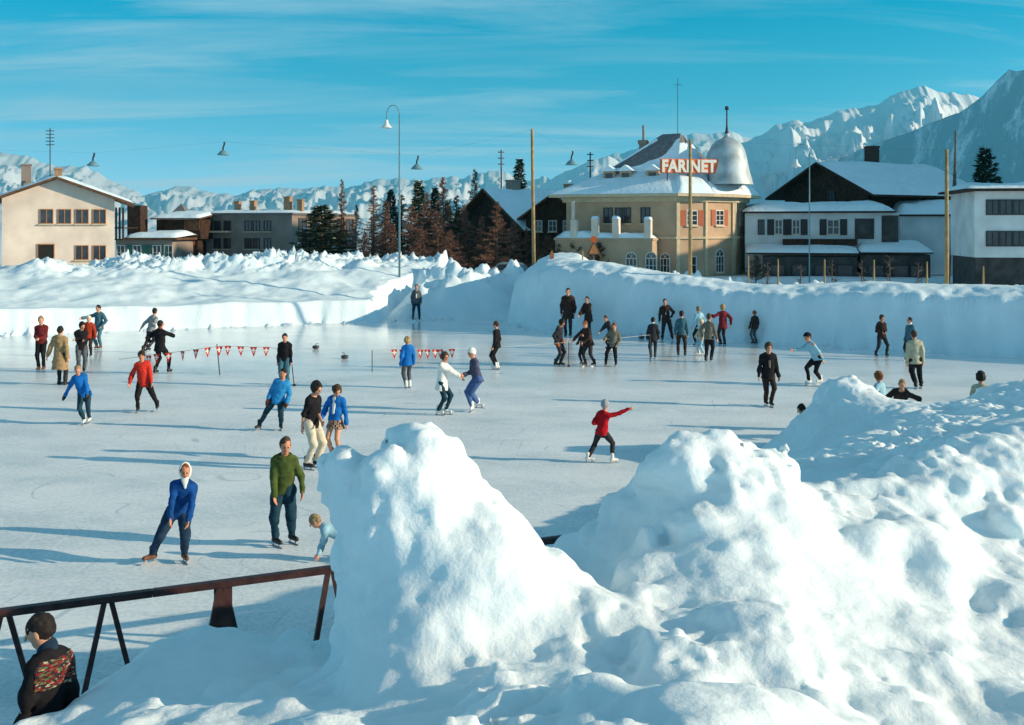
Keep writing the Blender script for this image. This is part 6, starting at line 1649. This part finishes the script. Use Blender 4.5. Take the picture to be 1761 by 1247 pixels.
    m = MB(); m.prism([(b.x, b.y - .05, z_), (b.x - .11, b.y - .05, z_ - .2), (b.x - .11, b.y - .05, z_ - .5), (b.x + .11, b.y - .05, z_ - .5), (b.x + .11, b.y - .05, z_ - .2)], Vector((0, 0, 0)), Vector((0, .03, 0))); m.build('board', mat('board_orange', (0.40, 0.16, 0.06)), r_)

def build_small():
    PR = mat('pennant_red', (0.55, 0.03, 0.015), .85, .1, 9); PW = mat('pennant_white', (0.78, 0.74, 0.68), .85, .05, 9)
    rnd = random.Random(3)
    def pennant(px, py, Y, i, side):
        t = at(px, py, Y)
        yaw = rnd.uniform(-.7, .7); sw = rnd.uniform(-.05, .05)
        u = Vector((math.cos(yaw), math.sin(yaw), 0)); n = Vector((-u.y, u.x, 0)); dn = Vector((sw, 0, -1))
        tri = [t - u * .115, t + u * .115, t + dn * .34]
        r_ = empty('pennant', t, side % i if '%' in side else side, 'pennant', 'red and white pennants on ropes')
        m = MB(); m.prism([q for q in tri], n * -.004, n * .004); m.build('cloth', PR, r_)
        m = MB()
        c = t + dn * .11
        for (a0, a1, b0, b1) in ((-.022, .022, -.075, .085), (-.068, -.023, -.025, .025), (.023, .068, -.025, .025)):
            q = [c + u * a0 + dn * b0, c + u * a1 + dn * b0, c + u * a1 + dn * b1, c + u * a0 + dn * b1]
            m.prism(q, n * -.0065, n * .0065)
        m.build('cross', PW, r_)
        return t
    Y = 35.6
    names = ['first', 'second', 'third', 'fourth', 'fifth', 'sixth', 'seventh', 'eighth', 'ninth', 'tenth', 'eleventh']
    L = [(256, 612), (269, 609), (290, 607), (314, 604), (337, 601), (357, 598), (377, 596), (392, 595), (414, 596), (436, 597), (458, 597)]
    pts = [pennant(px, py, Y, i, 'red pennant with white cross, %s from the left on the left rope' % names[i]) for i, (px, py) in enumerate(L)]
    ex = at(500, 603, Y); st = at(205, 618, Y)
    m = MB(); m.tube([st] + pts + [ex], .006, 4); tag(m.build('pennant_rope', POLEGREY, None, loc=st), 'thin rope carrying the left row of red pennants', 'rope')
    b = at(378, 645, Y); b.z = 0
    m = MB(); m.tube([b, at(373, 592, Y)], .018, 6); tag(m.build('pennant_post', IRON, None, loc=b), 'thin leaning metal post holding the left row of pennants', 'post')
    Y = 36.4
    L = [(678, 601), (692, 601), (723, 601), (735, 601), (748, 601), (757, 601), (777, 600)]
    pts = [pennant(px, py, Y, i, 'red pennant with white cross, %s from the left on the right rope' % names[i]) for i, (px, py) in enumerate(L)]
    far = [at(850, 598, 36.9), at(960, 590, 37.5), at(1060, 582, 38.2), at(1118, 576, 39)]
    st = at(640, 604, Y)
    m = MB(); m.tube([st] + pts + far, .005, 4); tag(m.build('pennant_rope', PW, None, loc=st), 'pale rope running right past the black clad skaters, with a few pennants', 'rope')
    for p, z_, lab in ((st, .83, 'thin metal post at the left end of the right pennant rope'), (far[-1], .9, 'thin metal post at the far right end of the pennant rope')):
        m = MB(); m.tube([(p.x, p.y, 0), (p.x, p.y, p.z + .03)], .016, 6); tag(m.build('pennant_post', IRON, None, loc=(p.x, p.y, 0)), lab, 'post')
    # curling stones
    GRAN = mat('granite', (0.06, 0.06, 0.07), .3, .3, 40); HAN = mat('stone_handle', (0.30, 0.30, 0.32), .4, .1, 9)
    src = None
    for px, py, lab in ((543, 600, 'dark curling stone on the wet ice, farther of the two in mid rink'), (593, 617, 'dark curling stone on the wet ice, nearer of the two in mid rink'), (1103, 582, 'dark curling stone in the shadow left of the small boy'), (1122, 586, 'dark curling stone partly behind the small boy in the shadow'), (1062, 579, 'dark curling stone behind the cluster by the pole')):
        Y = ground_y(py); X = (px - U0) / FPX * Y
        if src is None:
            r_ = empty('curling_stone', (X, Y, 0), lab, 'curling stone', 'curling stones on the ice')
            m = MB(); m.lathe((X, Y, 0), [(.001, .002), (.08, .002), (.135, .04), (.15, .075), (.14, .11), (.10, .14), (.001, .145)], 24); m.build('stone', GRAN, r_, True)
            m = MB(); m.tube([(X, Y, .14), (X, Y, .19), (X + .03, Y, .215), (X + .14, Y, .215)], .016, 8); m.build('handle', HAN, r_, True)
            src = r_
        else:
            o = copy_tree(src); o.location = (X, Y, 0); o.rotation_euler = (0, 0, px); o['label'] = lab
    def stick(px0, py0, px1, py1, lab, r=.016):
        Y = ground_y(py1); b = at(px1, py1, Y); b.z = 0.0
        m = MB(); m.tube([b, at(px0, py0, Y)], r, 6)
        m.hexa([(b.x - .05, b.y - .03, .002), (b.x + .05, b.y - .03, .002), (b.x + .05, b.y + .03, .002), (b.x - .05, b.y + .03, .002), (b.x - .04, b.y - .02, .07), (b.x + .04, b.y - .02, .07), (b.x + .04, b.y + .02, .07), (b.x - .04, b.y + .02, .07)])
        tag(m.build('broom', IRON, None, loc=b), lab, 'broom')
    stick(502, 627, 506, 664, 'dark broom held by the man in the black sweater')
    stick(978, 587, 978, 631, 'dark broom stood upright by the reaching youth')
    # a grey car nosing out behind the shaded snow wall
    CAR = mat('car_paint', (0.20, 0.25, 0.25), .35, .05, 2, spec=.5); TYRE = mat('tyre', (.012, .012, .012), .8, .1, 8); CHR = mat('chrome', (.6, .6, .6), .25, .05, 4, metal=.9)
    Yc = 66.0; x0 = (812 - U0) / FPX * Yc; zc = 1.30
    r_ = empty('parked_car', (x0 + 2, Yc + .8, zc), 'grey green car parked on the street, half hidden by the snow wall', 'car')
    prof = [(0.0, .42), (0.02, .72), (.15, .92), (.75, 1.0), (1.25, 1.02), (1.62, 1.42), (1.9, 1.5), (2.9, 1.5), (3.25, 1.42), (3.7, 1.02), (4.1, .95), (4.25, .75), (4.25, .42)]
    m = MB(); m.prism([(x0 + a, Yc, zc + z) for a, z in prof], Vector((0, 0, 0)), Vector((0, 1.6, 0))); m.build('body', CAR, r_)
    for a0, a1 in ((1.62, 2.25), (2.38, 3.05)):
        m = MB(); m.prism([(x0 + a0 - .18 * (a0 < 2), Yc - .012, zc + 1.05), (x0 + a1, Yc - .012, zc + 1.05), (x0 + a1, Yc - .012, zc + 1.40), (x0 + a0 + .05, Yc - .012, zc + 1.40)], Vector((0, 0, 0)), Vector((0, .010, 0))); m.build('window', GLASS, r_)
    for a in (.72, 3.5):
        m = MB(); m.lathe((0, 0, 0), [(.001, -.1), (.2, -.1), (.3, -.08), (.33, 0), (.3, .08), (.001, .1)], 20); m.v = [(x0 + a + x, Yc + .04 + z, zc + .33 + y) for x, y, z in m.v]; w_ = m.build('wheel', TYRE, r_, True)
        m = MB(); m.lathe((0, 0, 0), [(.001, -.115), (.12, -.112), (.15, -.10)], 14); m.v = [(x0 + a + x, Yc + .04 + z, zc + .33 + y) for x, y, z in m.v]; m.build('hub_cap', CHR, w_, True)
    m = MB(); m.box(x0 - .06, x0 - .002, Yc + .05, Yc + 1.55, zc + .45, zc + .56); m.build('bumper', CHR, r_)
    for s in (.18, 1.42):
        m = MB(); m.lathe((0, 0, 0), [(.001, -.02), (.09, -.01), (.1, .03)], 12); m.v = [(x0 + .015 + z, Yc + s + x, zc + .74 + y) for x, y, z in m.v]; m.build('headlight', CHR, r_, True)
def build_haze():
    m = bpy.data.materials.new('haze'); m.use_nodes = True
    N, L = m.node_tree.nodes, m.node_tree.links
    N.remove(N['Principled BSDF'])
    v = N.new('ShaderNodeVolumePrincipled'); v.inputs['Density'].default_value = 7.5e-5; v.inputs['Color'].default_value = (0.03, 0.72, 1.0, 1); v.inputs['Anisotropy'].default_value = 0.1
    L.new(v.outputs[0], N['Material Output'].inputs['Volume'])
    b = MB(); b.box(-6500, 3300, -80, 11500, -140, 1750)
    tag(b.build('haze', m), kind='stuff')
for _build in (build_ice, build_ground, build_mountains, build_near_snow, build_fence, build_buildings, build_trees, build_poles, build_small, build_people, build_haze):
    _build()
